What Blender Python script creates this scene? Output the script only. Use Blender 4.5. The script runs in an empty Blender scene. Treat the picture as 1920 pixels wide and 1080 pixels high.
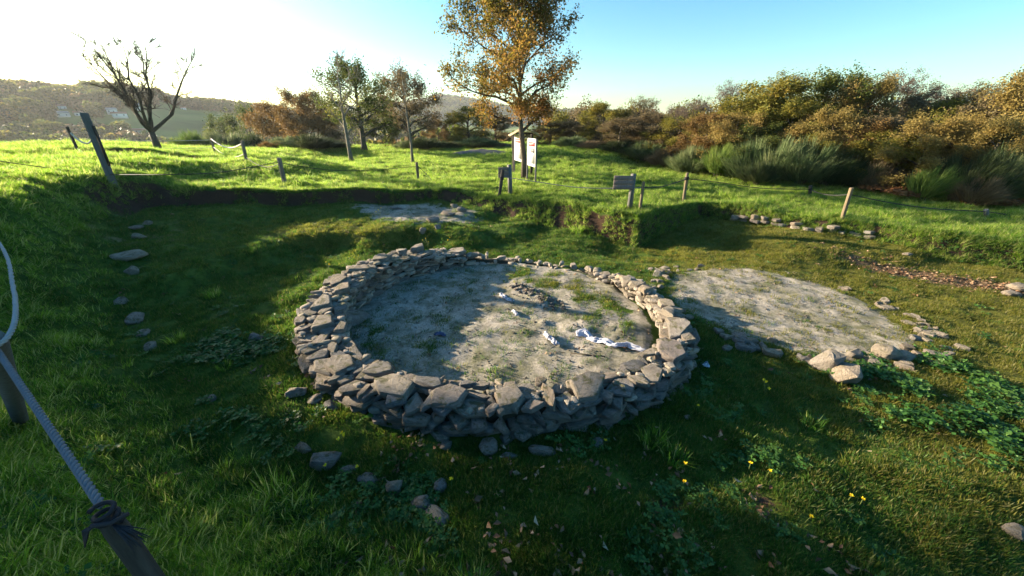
import bpy, bmesh, math, random
import numpy as np
from mathutils import Vector, Matrix, Euler
SC = bpy.context.scene
COL = SC.collection
R = math.radians
CAMZ = 3.0                     # eye height above the floor of the excavation
PITCH = R(25.2)
F = 660.0                      # focal length in pixels of a 1920 px wide picture
# ------------------------------------------------------------------ camera
cd = bpy.data.cameras.new('camera'); cam = bpy.data.objects.new('camera', cd); COL.objects.link(cam)
cam.location = (0, 0, CAMZ); cam.rotation_euler = (math.pi/2 - PITCH, 0, 0)
cd.sensor_width = 36; cd.lens = 36*F/1920; cd.clip_start = .05; cd.clip_end = 6000
SC.camera = cam
# ------------------------------------------------------------------ sky, sun, exposure
SUN_AZ, SUN_EL = R(-68), R(13.0)      # azimuth clockwise from +Y
w = bpy.data.worlds.new('World'); SC.world = w; w.use_nodes = True
nt = w.node_tree; nt.nodes.clear()
sky = nt.nodes.new('ShaderNodeTexSky'); sky.sky_type = 'NISHITA'; sky.sun_disc = False
sky.sun_elevation = SUN_EL; sky.sun_rotation = SUN_AZ; sky.altitude = 300
sky.air_density = 1.0; sky.dust_density = 1.3; sky.ozone_density = 1.6
bg = nt.nodes.new('ShaderNodeBackground'); bg.inputs['Strength'].default_value = .07
hs = nt.nodes.new('ShaderNodeHueSaturation'); hs.inputs['Saturation'].default_value = 1.38
wo = nt.nodes.new('ShaderNodeOutputWorld')
tint = nt.nodes.new('ShaderNodeMix'); tint.data_type = 'RGBA'; tint.blend_type = 'MULTIPLY'; tint.inputs[0].default_value = 1; tint.inputs[7].default_value = (.84, 1.03, 1.0, 1)
nt.links.new(sky.outputs[0], hs.inputs['Color']); nt.links.new(hs.outputs[0], tint.inputs[6]); nt.links.new(tint.outputs[2], bg.inputs[0]); nt.links.new(bg.outputs[0], wo.inputs[0])
sd = bpy.data.lights.new('sun', 'SUN'); sun = bpy.data.objects.new('sun', sd); COL.objects.link(sun)
sd.energy = 5.0; sd.angle = R(.6); sd.color = (1, .84, .60)
SDIR = Vector((math.sin(SUN_AZ)*math.cos(SUN_EL), math.cos(SUN_AZ)*math.cos(SUN_EL), math.sin(SUN_EL)))
sun.rotation_euler = SDIR.to_track_quat('Z', 'Y').to_euler()
vs = SC.view_settings; vs.view_transform = 'Standard'; vs.look = 'None'; vs.gamma = 1; vs.use_curve_mapping = False
vs.exposure = 2.2
SC.cycles.max_bounces = 6; SC.cycles.transparent_max_bounces = 8

# ================================================================== maths helpers
rng = np.random.default_rng(7)
def sstep(a, b, x):
    t = np.clip((x-a)/(b-a), 0, 1); return t*t*(3-2*t)
_perm = np.random.default_rng(3).permutation(512)
_perm = np.concatenate([_perm, _perm, _perm])
_grad = np.random.default_rng(4).uniform(0, 2*np.pi, 512); _gx, _gy = np.cos(_grad), np.sin(_grad)
def noise2(x, y):
    x = np.asarray(x, float); y = np.asarray(y, float)
    xi = np.floor(x).astype(int); yi = np.floor(y).astype(int); xf = x-xi; yf = y-yi
    u = xf*xf*xf*(xf*(xf*6-15)+10); v = yf*yf*yf*(yf*(yf*6-15)+10)
    def g(ix, iy, fx, fy):
        h = _perm[(_perm[ix & 511] + iy) & 511]; return _gx[h]*fx + _gy[h]*fy
    a = g(xi, yi, xf, yf); b = g(xi+1, yi, xf-1, yf); c = g(xi, yi+1, xf, yf-1); d = g(xi+1, yi+1, xf-1, yf-1)
    return ((a+(b-a)*u) + ((c+(d-c)*u) - (a+(b-a)*u))*v)*1.4
def fbm(x, y, o=4, s=2.1):
    r = 0; a = 1; t = 0
    for k in range(o):
        r = r + a*noise2(x+17.3*k, y-9.1*k); t += a; a *= .5; x = x*s; y = y*s
    return r/t*1.6
def pdir(px, py):
    u = (px-960)/F; v = (540-py)/F; c, s = math.cos(PITCH), math.sin(PITCH)
    return u, c+v*s, -s+v*c
def at(px, py, D):
    """world point seen at pixel px,py (1920 px picture) at depth D along +Y"""
    u, y, z = pdir(px, py); return Vector((u/y*D, D, CAMZ + z/y*D))

# ================================================================== the ground
FPTS = np.array([(2.5,10.8,-2.45),(6.1,12.5,-2.5),(9.7,10,-2.57),(0,13.4,-2.45),(-4.5,17.5,-2.55),(-8.07,12.9,-2.03),(-11.4,16,-1.61),
 (-17,21.6,-1.68),(-18.8,16.3,-1.05),(-20,21.7,-1.5),(-29,24,-1.2),(-8.2,7.5,-1.12),(-3,1.6,-1.6),(-2,-3,-1.5),(.6,17.9,-2.56),(-11,25.5,-2.5),
 (-7,24.5,-2.45),(17.5,12.3,-2.68),(11,22,-2.6),(5.5,28,-1.75),(-5,33,-2.3),(-21,32,-2.05),(-3.2,14.4,-2.36),(-6.5,12.6,-2.1),(-9.5,11.6,-1.85),
 (-13,10,-1.15),(-6,4,-1.35),(-12,4,-1.0),(-14,13,-1.1),(12,8,-2.58),(15,6,-2.6),(0,0,-1.7),(3,-3,-1.8),(25,12,-2.8),(20,20,-2.7),(-25,10,-.9),(0,22,-2.55),(5,18,-2.6),(8,15,-2.6)])
PPTS = np.array([(-.4,2.2,-2.77),(-2,2.6,-2.76),(0,1.3,-2.66),(1.5,1.2,-2.78),(1.6,2.2,-2.85),(3.2,4,-3.02),(4.5,3,-3.0),(5,6,-3.1),(8.5,6.9,-3.18),
 (9.7,5.8,-3.15),(3.9,1.7,-2.92),(8,2,-3.0),(-.1,8.4,-3.12),(2.3,7.0,-3.1),(3.66,9.5,-3.36),(5.3,10,-3.2),(7.4,10.9,-2.95),(8.5,9.6,-2.88),(9.9,8.9,-2.95),
 (10.6,7.9,-3.12),(1.4,10.5,-3.15),(-.4,11.2,-2.95),(-1.8,12.3,-2.74),(-3.2,13,-2.68),(-6.5,11.4,-2.5),(-8.9,10.5,-2.3),(-10,9.5,-2.3),(-5.1,9.5,-2.62),
 (-3.65,9.9,-2.68),(-2.2,10.2,-2.76),(-6.3,7.9,-2.60),(-6.7,6.6,-2.6),(-4.9,8.3,-3.0),(-2.5,9.0,-3.02),(-5.5,6.6,-2.93),(-5.5,5.4,-2.87),(-3.8,4,-2.84),
 (-4,6,-2.95),(-8,7.6,-2.5),(-2.9,3,-2.76),(15,3,-3.1),(18,-2,-3.1),(0,5.2,-2.97)])
PIT = np.array([(3.2,-1.2,1.6),(1.3,.35,1.6),(-.27,1.42,1.7),(-1.87,2.15,2.2),(-3.15,2.9,2.6),(-4.95,4.0,3.0),(-6.2,5.2,2.8),(-8.2,7.1,2.0),(-9.9,8.8,1.2),(-10.7,10.4,.8),
 (-8.9,10.95,.2),(-6.5,11.95,.16),(-4.6,12.9,.16),(-3.2,13.7,.16),(-1.8,13.1,.7),(-.37,12.1,.9),(1.4,11.25,.8),(2.8,10.5,.26),(3.66,9.95,.2),(5.06,11.1,.2),(6.5,12.1,.25),
 (7.4,11.5,.35),(8.5,10.15,.35),(9.9,9.35,.35),(10.6,8.4,.35),(11.8,7.7,.35),(15,6,.8),(20,0,1),(16,-5,1),(6,-4,1.5)])
RC = np.array((-.3, 5.4)); RO, RI = 2.95, 2.32          # the round house: centre, outer and inner radius
FC = np.array((5.0, 5.95)); FR = 2.1                   # the bare round floor beside it
def idw(C, X, Y, p, s):
    w = 0; t = 0
    for cx, cy, cz in C:
        k = ((X-cx)**2+(Y-cy)**2+s*s)**(-p/2); w = w+k; t = t+k*cz
    return t/w
def pit_sd(X, Y):
    """signed distance (+ outside) to the toe of the excavation's banks and the bank's width there"""
    best = np.full(np.shape(X), 1e9); wid = np.ones(np.shape(X)); ins = np.zeros(np.shape(X), bool)
    n = len(PIT)
    for i in range(n):
        ax, ay, aw = PIT[i]; bx, by, bw = PIT[(i+1) % n]
        dx, dy = bx-ax, by-ay; t = np.clip(((X-ax)*dx+(Y-ay)*dy)/(dx*dx+dy*dy), 0, 1)
        d = np.hypot(X-ax-t*dx, Y-ay-t*dy); m = d < best
        best = np.where(m, d, best); wid = np.where(m, aw+(bw-aw)*t, wid)
        c = ((ay > Y) != (by > Y)) & (X < (bx-ax)*(Y-ay)/(by-ay+1e-12)+ax); ins ^= c
    return np.where(ins, -best, best), wid
SKYL = [(-900,225),(-300,190),(0,176),(140,188),(175,180),(240,180),(300,190),(340,204),(400,206),(470,212),(520,219),(620,226),(700,232),(800,236)]
def _skyaz():
    a, e = [], []
    for px, py in SKYL:
        u, y, z = pdir(px, py); a.append(math.atan2(u, y)); e.append(z/math.hypot(u, y))
    return np.array(a), np.array(e)
_SA, _SE = _skyaz()
def ring_floor(X, Y):
    return -2.97 - .035*(Y-5.4)
def terrain0(X, Y):
    X = np.asarray(X, float); Y = np.asarray(Y, float)
    # field, then the valley and the hills across it
    f = idw(FPTS, X, Y, 4, 1.6)
    r = np.hypot(X, Y); az = np.arctan2(X, Y)
    edge = np.interp(az, [-2.6,-1.5,-.95,-.7,-.3,0,.3,.8,1.5], [30,30,36,33,38,42,48,60,70])
    drop = sstep(0, 70, r-edge)
    f = f + drop*(-16 - f - 2)*1.0
    peak = np.interp(az, _SA, _SE, left=_SE[0], right=-.02)*430
    f = f + sstep(190, 430, r)*(peak+18)*(1-sstep(430, 800, r)*.8)*(1-sstep(.05, .4, az))*sstep(-2.6, -1.9, az)
    e2 = np.interp(az, np.array([-.5,-.26,-.18,-.1,0,.12,.3,.6,1.2]), np.array([.005,.03,.048,.04,.022,.016,.012,.005,0]))*1150
    f = f + sstep(750, 1150, r)*(e2+18)*(1-sstep(1150, 1700, r)*.6)*sstep(-.6,-.4,az)*(1-sstep(1.3,1.6,az))
    near = r < 60
    p = f
    out = f.copy()
    if near.any():
        xn, yn = X[near], Y[near]
        wob = .14*fbm(xn*1.7, yn*1.7, 3)
        d, wd = pit_sd(xn, yn)
        pf = idw(PPTS, xn, yn, 5, .35)
        rr = np.hypot(xn-RC[0], yn-RC[1])
        pf = pf + (ring_floor(xn, yn)-pf)*(1-sstep(RI+.15, RO-.1, rr))
        s = sstep(0, 1, (d+wob*np.minimum(wd, 1.0))/wd)
        out[near] = pf + (f[near]-pf)*s
    return out + CAMZ
def relief(X, Y):
    d, wd = pit_sd(X, Y); r = np.hypot(X, Y)
    fld = sstep(.1, 1.2, d/np.maximum(wd, .5))
    h = fld*(.05*fbm(X*2.3, Y*2.3, 3) + .10*fbm(X*.55, Y*.75, 2)*sstep(3, 9, r) + .055*np.maximum(0, fbm(X*1.15+5, Y*2.2, 2))*sstep(3,9,r))*(1-sstep(60, 90, r))
    s_ = 17.6+.15*np.sin(X*1.7)-Y; h = h - .42*sstep(0, .35, s_)*(1-sstep(.6, 3.2, s_))*sstep(-19.2, -18.2, X)*(1-sstep(-15, -13.6, X))
    rr = np.hypot(X-RC[0], Y-RC[1]); fr = np.hypot(X-FC[0], Y-FC[1])
    pit = 1-fld
    flat = np.maximum(1-sstep(RI-.2, RI+.3, rr), 1-sstep(FR-.3, FR+.2, fr))
    h = h + pit*(1-flat)*(.035*fbm(X*2.6, Y*2.6, 4) + .03*fbm(X*.8, Y*.8, 2))
    h = h + flat*pit*(.022*fbm(X*2.2, Y*2.2, 4) + .010*fbm(X*9, Y*9, 2))
    # spoil heaps round the torn cloth on the ring floor
    for hx, hy, hr, hh in SPOIL:
        h = h + hh*np.exp(-((X-hx)**2+(Y-hy)**2)/hr**2)*(1+.5*noise2(X*9, Y*9))
    return h
SPOIL = [(.35,6.0,.22,.07),(.15,6.35,.2,.06),(.55,5.75,.18,.06),(.95,4.75,.2,.05),(1.25,4.95,.3,.045),(1.75,4.7,.25,.05),(.5,4.9,.12,.05),(1.5,4.25,.25,.035)]
def terrain(X, Y):
    X = np.atleast_1d(np.asarray(X, float)); Y = np.atleast_1d(np.asarray(Y, float))
    z = terrain0(X, Y); near = np.hypot(X, Y) < 95
    if near.any(): z[near] += relief(X[near], Y[near])
    return z
def gz(x, y): return float(terrain([x], [y])[0])
def hit(px, py):
    """where the sight line through a pixel meets the ground"""
    u, dy, dz = pdir(px, py)
    D = np.concatenate([np.arange(.4, 14, .04), np.arange(14, 60, .15)])
    z = terrain(u/dy*D, D); zz = CAMZ+dz/dy*D; b = np.nonzero(zz < z)[0]
    k = b[0] if len(b) else len(D)-1
    d = D[k]
    if k > 0 and len(b):
        a0 = zz[k-1]-z[k-1]; a1 = z[k]-zz[k]; d = D[k-1]+(D[k]-D[k-1])*a0/(a0+a1+1e-9)
    return Vector((u/dy*d, d, CAMZ+dz/dy*d))

# ================================================================== object helpers
def mesh_np(name, V, faces, mat=None, attrs=None, smooth=False, link=True, sharp=None):
    """V (n,3) and faces: an (m,3|4) array or list of such arrays"""
    me = bpy.data.meshes.new(name)
    fl = faces if isinstance(faces, list) else [faces]
    fl = [np.asarray(f, np.int32) for f in fl if len(f)]
    V = np.asarray(V, np.float32)
    me.vertices.add(len(V)); me.vertices.foreach_set('co', V.ravel())
    nl = sum(f.size for f in fl); nf = sum(len(f) for f in fl)
    me.loops.add(nl); me.polygons.add(nf)
    me.loops.foreach_set('vertex_index', np.concatenate([f.ravel() for f in fl]))
    tot = np.concatenate([np.full(len(f), f.shape[1], np.int32) for f in fl])
    st = np.concatenate([[0], np.cumsum(tot)[:-1]]).astype(np.int32)
    me.polygons.foreach_set('loop_start', st); me.polygons.foreach_set('loop_total', tot)
    if smooth: me.polygons.foreach_set('use_smooth', np.ones(nf, bool))
    me.update(calc_edges=True); me.validate()
    for k, a in (attrs or {}).items():
        a = np.asarray(a, np.float32)
        if a.ndim == 1:
            at_ = me.attributes.new(k, 'FLOAT', 'POINT'); at_.data.foreach_set('value', a)
        else:
            at_ = me.attributes.new(k, 'FLOAT_VECTOR', 'POINT'); at_.data.foreach_set('vector', a.ravel())
    if sharp: me.set_sharp_from_angle(angle=R(sharp))
    if mat: me.materials.append(mat)
    return me
def obj(name, me, parent=None, loc=None, rot=None, label=None, cat=None, group=None, kind=None):
    o = bpy.data.objects.new(name, me); COL.objects.link(o)
    if parent: o.parent = parent
    if loc is not None: o.location = loc
    if rot is not None: o.rotation_euler = rot
    for k, v in (('label', label), ('category', cat), ('group', group), ('kind', kind)):
        if v: o[k] = v
    return o
def thing(name, label, cat, loc=(0,0,0), rotz=0, group=None):
    return obj(name, None, None, loc, (0, 0, rotz), label, cat, group)
class MB:
    """collects simple shapes into one mesh"""
    def __init__(s): s.V = []; s.T = []; s.Q = []; s.n = 0
    def add(s, V, T=(), Q=()):
        V = np.asarray(V, float).reshape(-1, 3); s.V.append(V)
        if len(T): s.T.append(np.asarray(T, int)+s.n)
        if len(Q): s.Q.append(np.asarray(Q, int)+s.n)
        s.n += len(V); return s
    def box(s, c, size, rot=None):
        h = np.array(size)/2
        V = np.array([(x, y, z) for x in (-1, 1) for y in (-1, 1) for z in (-1, 1)])*h
        if rot is not None: V = V @ np.array(Euler(rot).to_matrix()).T
        return s.add(V+np.array(c), Q=[(0,1,3,2),(4,6,7,5),(0,4,5,1),(2,3,7,6),(0,2,6,4),(1,5,7,3)])
    def tube(s, P, rad, n=6, cap=True):
        P = np.asarray(P, float); m = len(P); rad = np.broadcast_to(np.asarray(rad, float), (m,))
        T = np.gradient(P, axis=0); T /= np.linalg.norm(T, axis=1)[:, None]+1e-9
        a = np.array((0, 0, 1.)) if abs(T[0][2]) < .9 else np.array((1., 0, 0))
        u = np.cross(T, a); bad = np.linalg.norm(u, axis=1) < 1e-3; u[bad] = (0, 1, 0)
        u /= np.linalg.norm(u, axis=1)[:, None]; v = np.cross(T, u)
        th = np.arange(n)*2*np.pi/n
        V = P[:, None]+rad[:, None, None]*(u[:, None]*np.cos(th)[None, :, None]+v[:, None]*np.sin(th)[None, :, None])
        i = np.arange(m-1)[:, None]*n; j = np.arange(n)[None]; k = (j+1) % n
        Q = np.stack([i+j, i+k, i+n+k, i+n+j], -1).reshape(-1, 4)
        V = V.reshape(-1, 3); Tt = []
        if cap and n > 2:
            V = np.vstack([V, P[0], P[-1]]); b = m*n
            for q in range(n): Tt += [(b, (q+1) % n, q), (b+1, (m-1)*n+q, (m-1)*n+(q+1) % n)]
        return s.add(V, Tt, Q)
    def mesh(s, name, mat=None, smooth=False, sharp=None, attrs=None):
        V = np.vstack(s.V); fl = []
        if s.T: fl.append(np.vstack(s.T))
        if s.Q: fl.append(np.vstack(s.Q))
        return mesh_np(name, V, fl, mat, attrs, smooth, sharp=sharp)
def bevel_mesh(me, w, seg=1):
    bm = bmesh.new(); bm.from_mesh(me)
    bmesh.ops.bevel(bm, geom=bm.edges[:], offset=w, segments=seg, affect='EDGES', clamp_overlap=True)
    bm.to_mesh(me); bm.free(); return me

# ================================================================== materials
class NT:
    def __init__(s, name):
        s.m = bpy.data.materials.new(name); s.m.use_nodes = True; s.t = s.m.node_tree; s.t.nodes.clear()
        s.out = s.n('ShaderNodeOutputMaterial')
    def n(s, typ, **kw):
        nd = s.t.nodes.new(typ)
        for k, v in kw.items():
            if hasattr(nd, k): setattr(nd, k, v)
        return nd
    def l(s, a, b): s.t.links.new(a, b)
    def set(s, sock, v):
        if isinstance(v, bpy.types.NodeSocket): s.l(v, sock)
        elif isinstance(v, (tuple, list)) and len(v) == 3 and sock.type == 'RGBA': sock.default_value = (*v, 1)
        else: sock.default_value = v
    def mix(s, f, a, b, mode='MIX'):
        nd = s.n('ShaderNodeMix', data_type='RGBA', blend_type=mode)
        s.set(nd.inputs[0], f); s.set(nd.inputs[6], a); s.set(nd.inputs[7], b); return nd.outputs[2]
    def math(s, op, a, b=0, clamp=False):
        nd = s.n('ShaderNodeMath', operation=op, use_clamp=clamp); s.set(nd.inputs[0], a); s.set(nd.inputs[1], b); return nd.outputs[0]
    def attr(s, name): return s.n('ShaderNodeAttribute', attribute_name=name).outputs['Fac']
    def noise(s, scale, detail=4, rough=.55, vec=None, dist=0):
        nd = s.n('ShaderNodeTexNoise'); nd.inputs['Scale'].default_value = scale; nd.inputs['Detail'].default_value = detail
        nd.inputs['Roughness'].default_value = rough; nd.inputs['Distortion'].default_value = dist
        if vec is not None: s.l(vec, nd.inputs['Vector'])
        return nd.outputs['Fac']
    def ramp(s, f, *st):
        nd = s.n('ShaderNodeValToRGB'); cr = nd.color_ramp
        while len(cr.elements) < len(st): cr.elements.new(.5)
        for e, (p, c) in zip(cr.elements, st):
            e.position = p; e.color = (*c, 1) if not np.isscalar(c) else (c, c, c, 1)
        s.set(nd.inputs[0], f); return nd.outputs[0]
    def coord(s, which='Object'): return s.n('ShaderNodeTexCoord').outputs[which]
    def rand(s): return s.n('ShaderNodeObjectInfo').outputs['Random']
    def bump(s, h, strength=.5, dist=.02):
        nd = s.n('ShaderNodeBump'); nd.inputs['Strength'].default_value = strength; nd.inputs['Distance'].default_value = dist
        s.l(h, nd.inputs['Height']); return nd.outputs[0]
    def bsdf(s, col, rough=.8, normal=None, spec=.3, **kw):
        b = s.n('ShaderNodeBsdfPrincipled'); s.set(b.inputs['Base Color'], col); s.set(b.inputs['Roughness'], rough)
        b.inputs['Specular IOR Level'].default_value = spec
        if normal is not None: s.l(normal, b.inputs['Normal'])
        for k, v in kw.items(): s.set(b.inputs[k], v)
        return b.outputs[0]
    def leaf(s, col, trans=.4, rough=.6, spec=.2, tcol=None):
        b = s.bsdf(col, rough, spec=spec); t = s.n('ShaderNodeBsdfTranslucent'); s.set(t.inputs['Color'], tcol if tcol is not None else col)
        m = s.n('ShaderNodeMixShader'); m.inputs[0].default_value = trans; s.l(b, m.inputs[1]); s.l(t.outputs[0], m.inputs[2]); return m.outputs[0]
    def done(s, sh): s.l(sh, s.out.inputs['Surface']); return s.m
def hue_mat(name, cols, trans=.4, rough=.6):
    """leaf material: colours spread by the per-leaf attribute 'tone' and by the object"""
    m = NT(name)
    t = m.attr('tone'); f = m.math('ADD', m.math('MULTIPLY', t, .8), m.math('MULTIPLY', m.rand(), .2))
    n = len(cols)
    c = m.ramp(f, *[(i/(n-1), cc) for i, cc in enumerate(cols)])
    return m.done(m.leaf(c, trans, rough))
def simple_mat(name, col, rough=.7, var=.25, scale=8, bump=.3, bscale=30, spec=.3, metal=0):
    m = NT(name); co = m.coord(); n1 = m.noise(scale, 5, .6, co)
    c = m.mix(m.math('MULTIPLY', n1, var*2), tuple(min(1, x*(1+var)) for x in col), tuple(x*(1-var) for x in col))
    return m.done(m.bsdf(c, rough, m.bump(m.noise(bscale, 4, .6, co), bump, .01), spec, Metallic=metal))

def ground_material():
    m = NT('ground'); co = m.coord()
    n0 = m.noise(.7, 4, .6, co); n1 = m.noise(4.5, 5, .65, co); n2 = m.noise(28, 5, .7, co); n3 = m.noise(130, 3, .6, co)
    turf = m.ramp(n1, (.3, (.03, .055, .010)), (.55, (.075, .12, .018)), (.75, (.12, .155, .028)))
    moss = m.ramp(n2, (.3, (.05, .055, .012)), (.55, (.115, .115, .018)), (.75, (.17, .155, .03)))
    sand = m.ramp(n2, (.25, (.17, .14, .105)), (.5, (.33, .285, .235)), (.75, (.46, .41, .35)))
    sand = m.mix(m.math('MULTIPLY', m.ramp(n3, (.35, 0), (.6, 1)), .35), sand, (.55, .51, .46))
    sand = m.mix(m.ramp(n1, (.48, 0), (.68, .6)), sand, (.12, .115, .075))
    sand = m.mix(m.ramp(m.noise(1.7, 6, .75, co), (.44, 0), (.62, .8)), sand, (.095, .10, .045))
    sand = m.mix(m.ramp(m.noise(7, 6, .75, co, 1.0), (.55, 0), (.66, .75)), sand, (.075, .07, .04))
    earth = m.ramp(n2, (.3, (.034, .019, .014)), (.6, (.075, .045, .03)), (.8, (.12, .08, .05)))
    litter = m.ramp(n2, (.3, (.06, .042, .022)), (.55, (.14, .095, .055)), (.75, (.24, .17, .105)))
    straw = m.ramp(n2, (.3, (.09, .075, .03)), (.7, (.22, .19, .09)))
    far = m.ramp(m.noise(.012, 3, .5, co), (.38, (.05, .06, .022)), (.5, (.12, .20, .04)), (.62, (.20, .22, .07)))
    def edge(a, k=.5, lo=.42, hi=.58):          # ragged edge from the mask and noise
        s_ = m.math('ADD', m.attr(a), m.math('MULTIPLY', m.math('SUBTRACT', m.math('ADD', m.math('MULTIPLY', n1, .5), m.math('MULTIPLY', n2, .5)), .5), k*2.6))
        return m.ramp(s_, (lo, 0), (hi, 1))
    c = m.mix(edge('moss'), turf, moss)
    c = m.mix(edge('straw'), c, straw)
    c = m.mix(edge('sand', .45), c, sand)
    c = m.mix(edge('litter'), c, litter)
    c = m.mix(edge('earth'), c, earth)
    c = m.mix(m.attr('far'), c, far)
    h = m.math('ADD', m.math('MULTIPLY', n2, .6), m.math('MULTIPLY', n3, .4))
    return m.done(m.bsdf(c, .95, m.bump(h, .9, .045), .12))
def stone_material(name='stone', pale=0.0):
    m = NT(name); co = m.coord(); rnd = m.rand()
    off = m.n('ShaderNodeVectorMath', operation='ADD'); m.l(co, off.inputs[0])
    cx = m.n('ShaderNodeCombineXYZ'); m.l(m.math('MULTIPLY', rnd, 37), cx.inputs[0]); m.l(m.math('MULTIPLY', rnd, 91), cx.inputs[1]); m.l(cx.outputs[0], off.inputs[1])
    v = off.outputs[0]
    n1 = m.noise(2.2, 6, .65, v); n2 = m.noise(9, 5, .7, v); n3 = m.noise(40, 4, .7, v)
    base = m.ramp(rnd, (0, (.25, .20, .165)), (.2, (.38, .32, .26)), (.4, (.23, .22, .225)), (.6, (.42, .345, .27)), (.8, (.31, .255, .23)), (1, (.45, .34, .24)))
    c = m.mix(m.ramp(n1, (.42, 0), (.66, .5)), base, (.10, .085, .078))
    c = m.mix(m.ramp(n2, (.52, 0), (.66, .65)), c, (.38, .35, .32))
    c = m.mix(m.ramp(n3, (.5, 0), (.75, .35)), c, (.08, .07, .06))
    geo = m.n('ShaderNodeNewGeometry'); sx = m.n('ShaderNodeSeparateXYZ'); m.l(geo.outputs['Normal'], sx.inputs[0])
    up = m.math('MULTIPLY', m.ramp(sx.outputs[2], (.2, 0), (.8, 1)), m.ramp(m.noise(3.1, 5, .7, v, .5), (.50, 0), (.62, .8)))
    c = m.mix(up, c, (.085, .085, .022))
    if pale: c = m.mix(pale, c, (.46, .37, .27))
    h = m.math('ADD', m.math('MULTIPLY', n2, .6), m.math('MULTIPLY', n3, .4))
    return m.done(m.bsdf(c, .88, m.bump(h, 1.0, .09), .2))
def wood_material(name, c1, c2, scale=1):
    m = NT(name); co = m.coord(); mp = m.n('ShaderNodeMapping'); m.l(co, mp.inputs[0]); mp.inputs['Scale'].default_value = (14*scale, 14*scale, 1.2*scale)
    n1 = m.noise(3, 6, .7, mp.outputs[0], .6); n2 = m.noise(2, 3, .5, co)
    c = m.mix(m.ramp(n1, (.3, 0), (.7, 1)), c1, c2); c = m.mix(m.math('MULTIPLY', n2, .5), c, tuple(x*.6 for x in c1))
    return m.done(m.bsdf(c, .8, m.bump(n1, .5, .01), .2))
def bark_material(name, c1, c2):
    m = NT(name); co = m.coord(); mp = m.n('ShaderNodeMapping'); m.l(co, mp.inputs[0]); mp.inputs['Scale'].default_value = (9, 9, 2.5)
    n1 = m.noise(2.5, 6, .7, mp.outputs[0], .8)
    return m.done(m.bsdf(m.ramp(n1, (.3, c1), (.65, c2)), .9, m.bump(n1, .8, .03), .15))

M = {}
M['ground'] = ground_material(); M['stone'] = stone_material(); M['warm_stone'] = stone_material('warm_stone', .35)
M['post'] = wood_material('post', (.12, .10, .08), (.26, .22, .18)); M['grey_post'] = wood_material('grey_post', (.095, .093, .09), (.22, .21, .20))
M['dark_post'] = wood_material('dark_post', (.035, .028, .025), (.09, .075, .065))
M['tan_post'] = wood_material('tan_post', (.12, .088, .055), (.26, .20, .13))
M['plate'] = wood_material('plate', (.16, .125, .115), (.25, .205, .19), .5); M['bright_wood'] = wood_material('bright_wood', (.42, .33, .20), (.62, .51, .34))
M['rope'] = simple_mat('rope', (.125, .13, .15), .85, .3, 20, .4, 120); M['pale_rope'] = simple_mat('pale_rope', (.44, .41, .38), .85, .2, 20, .3, 90)
M['loop_rope'] = simple_mat('loop_rope', (.27, .27, .28), .85, .35, 25, .4, 120); M['dark_rope'] = simple_mat('dark_rope', (.03, .026, .03), .85, .4, 20, .4, 100)
M['black_tape'] = simple_mat('black_tape', (.014, .012, .016), .7, .4, 20, .4, 60)
M['panel_white'] = simple_mat('panel_white', (.62, .61, .60), .45, .03, 5, .02, 20); M['panel_red'] = simple_mat('panel_red', (.62, .07, .08), .45, .05)
M['panel_grey'] = simple_mat('panel_grey', (.34, .33, .32), .5, .2); M['panel_dark'] = simple_mat('panel_dark', (.12, .11, .11), .5, .3)
M['cloth'] = simple_mat('cloth', (.40, .40, .46), .9, .3, 14, .4, 220); M['blue_cloth'] = simple_mat('blue_cloth', (.10, .11, .20), .9, .3, 30, .4, 220)
M['litter_white'] = simple_mat('litter_white', (.5, .52, .6), .5, .08)
M['yellow'] = simple_mat('yellow', (.85, .62, .02), .7, .1); M['stalk'] = simple_mat('stalk', (.10, .13, .03), .7, .2)
M['cream_wall'] = simple_mat('cream_wall', (.66, .64, .60), .9, .08, 1); M['stone_house'] = simple_mat('stone_house', (.30, .28, .26), .9, .2, 1)
M['roof_tile'] = simple_mat('roof_tile', (.32, .17, .11), .9, .2, 2); M['roof_grey'] = simple_mat('roof_grey', (.36, .34, .33), .8, .15, 2); M['window'] = simple_mat('window', (.05, .06, .07), .25, .1)
M['bark'] = bark_material('bark', (.045, .036, .028), (.13, .105, .08)); M['pale_bark'] = bark_material('pale_bark', (.10, .085, .065), (.27, .235, .19))

def grass_material(name, a, b, c, dry, trans=.5, k=1.0):
    m = NT(name); t = m.attr('tone'); rnd = m.rand()
    geo = m.n('ShaderNodeNewGeometry'); n = m.noise(.8, 3, .6, geo.outputs['Position'])
    f = m.math('ADD', m.math('MULTIPLY', rnd, .55), m.math('MULTIPLY', n, .5))
    col = m.ramp(f, (.15, a), (.5, b), (.85, c))
    col = m.mix(m.math('MULTIPLY', m.ramp(t, (.8, 0), (.88, 1)), .8), col, dry)
    return m.done(m.leaf(col, trans, .5, .25, m.mix(1.0, col, (2.1*k, 2.35*k, 1.8*k), 'MULTIPLY')))
M['grass'] = grass_material('grass', (.040, .095, .014), (.095, .165, .018), (.175, .225, .026), (.34, .30, .13), .6)
M['short_grass'] = grass_material('short_grass', (.060, .072, .014), (.115, .115, .018), (.175, .155, .028), (.24, .19, .08), .5, .8)
M['shade_grass'] = grass_material('shade_grass', (.022, .070, .014), (.052, .115, .018), (.105, .155, .022), (.22, .19, .07), .5, .6)  # darker, greener copy of the short grass: shade put into its colour
M['clover'] = grass_material('clover', (.025, .075, .016), (.05, .13, .026), (.095, .175, .035), (.15, .17, .04), .4, .6)
M['dead_leaf'] = hue_mat('dead_leaf', [(.09, .045, .03), (.20, .11, .06), (.32, .20, .12), (.42, .30, .20)], .2)
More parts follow.
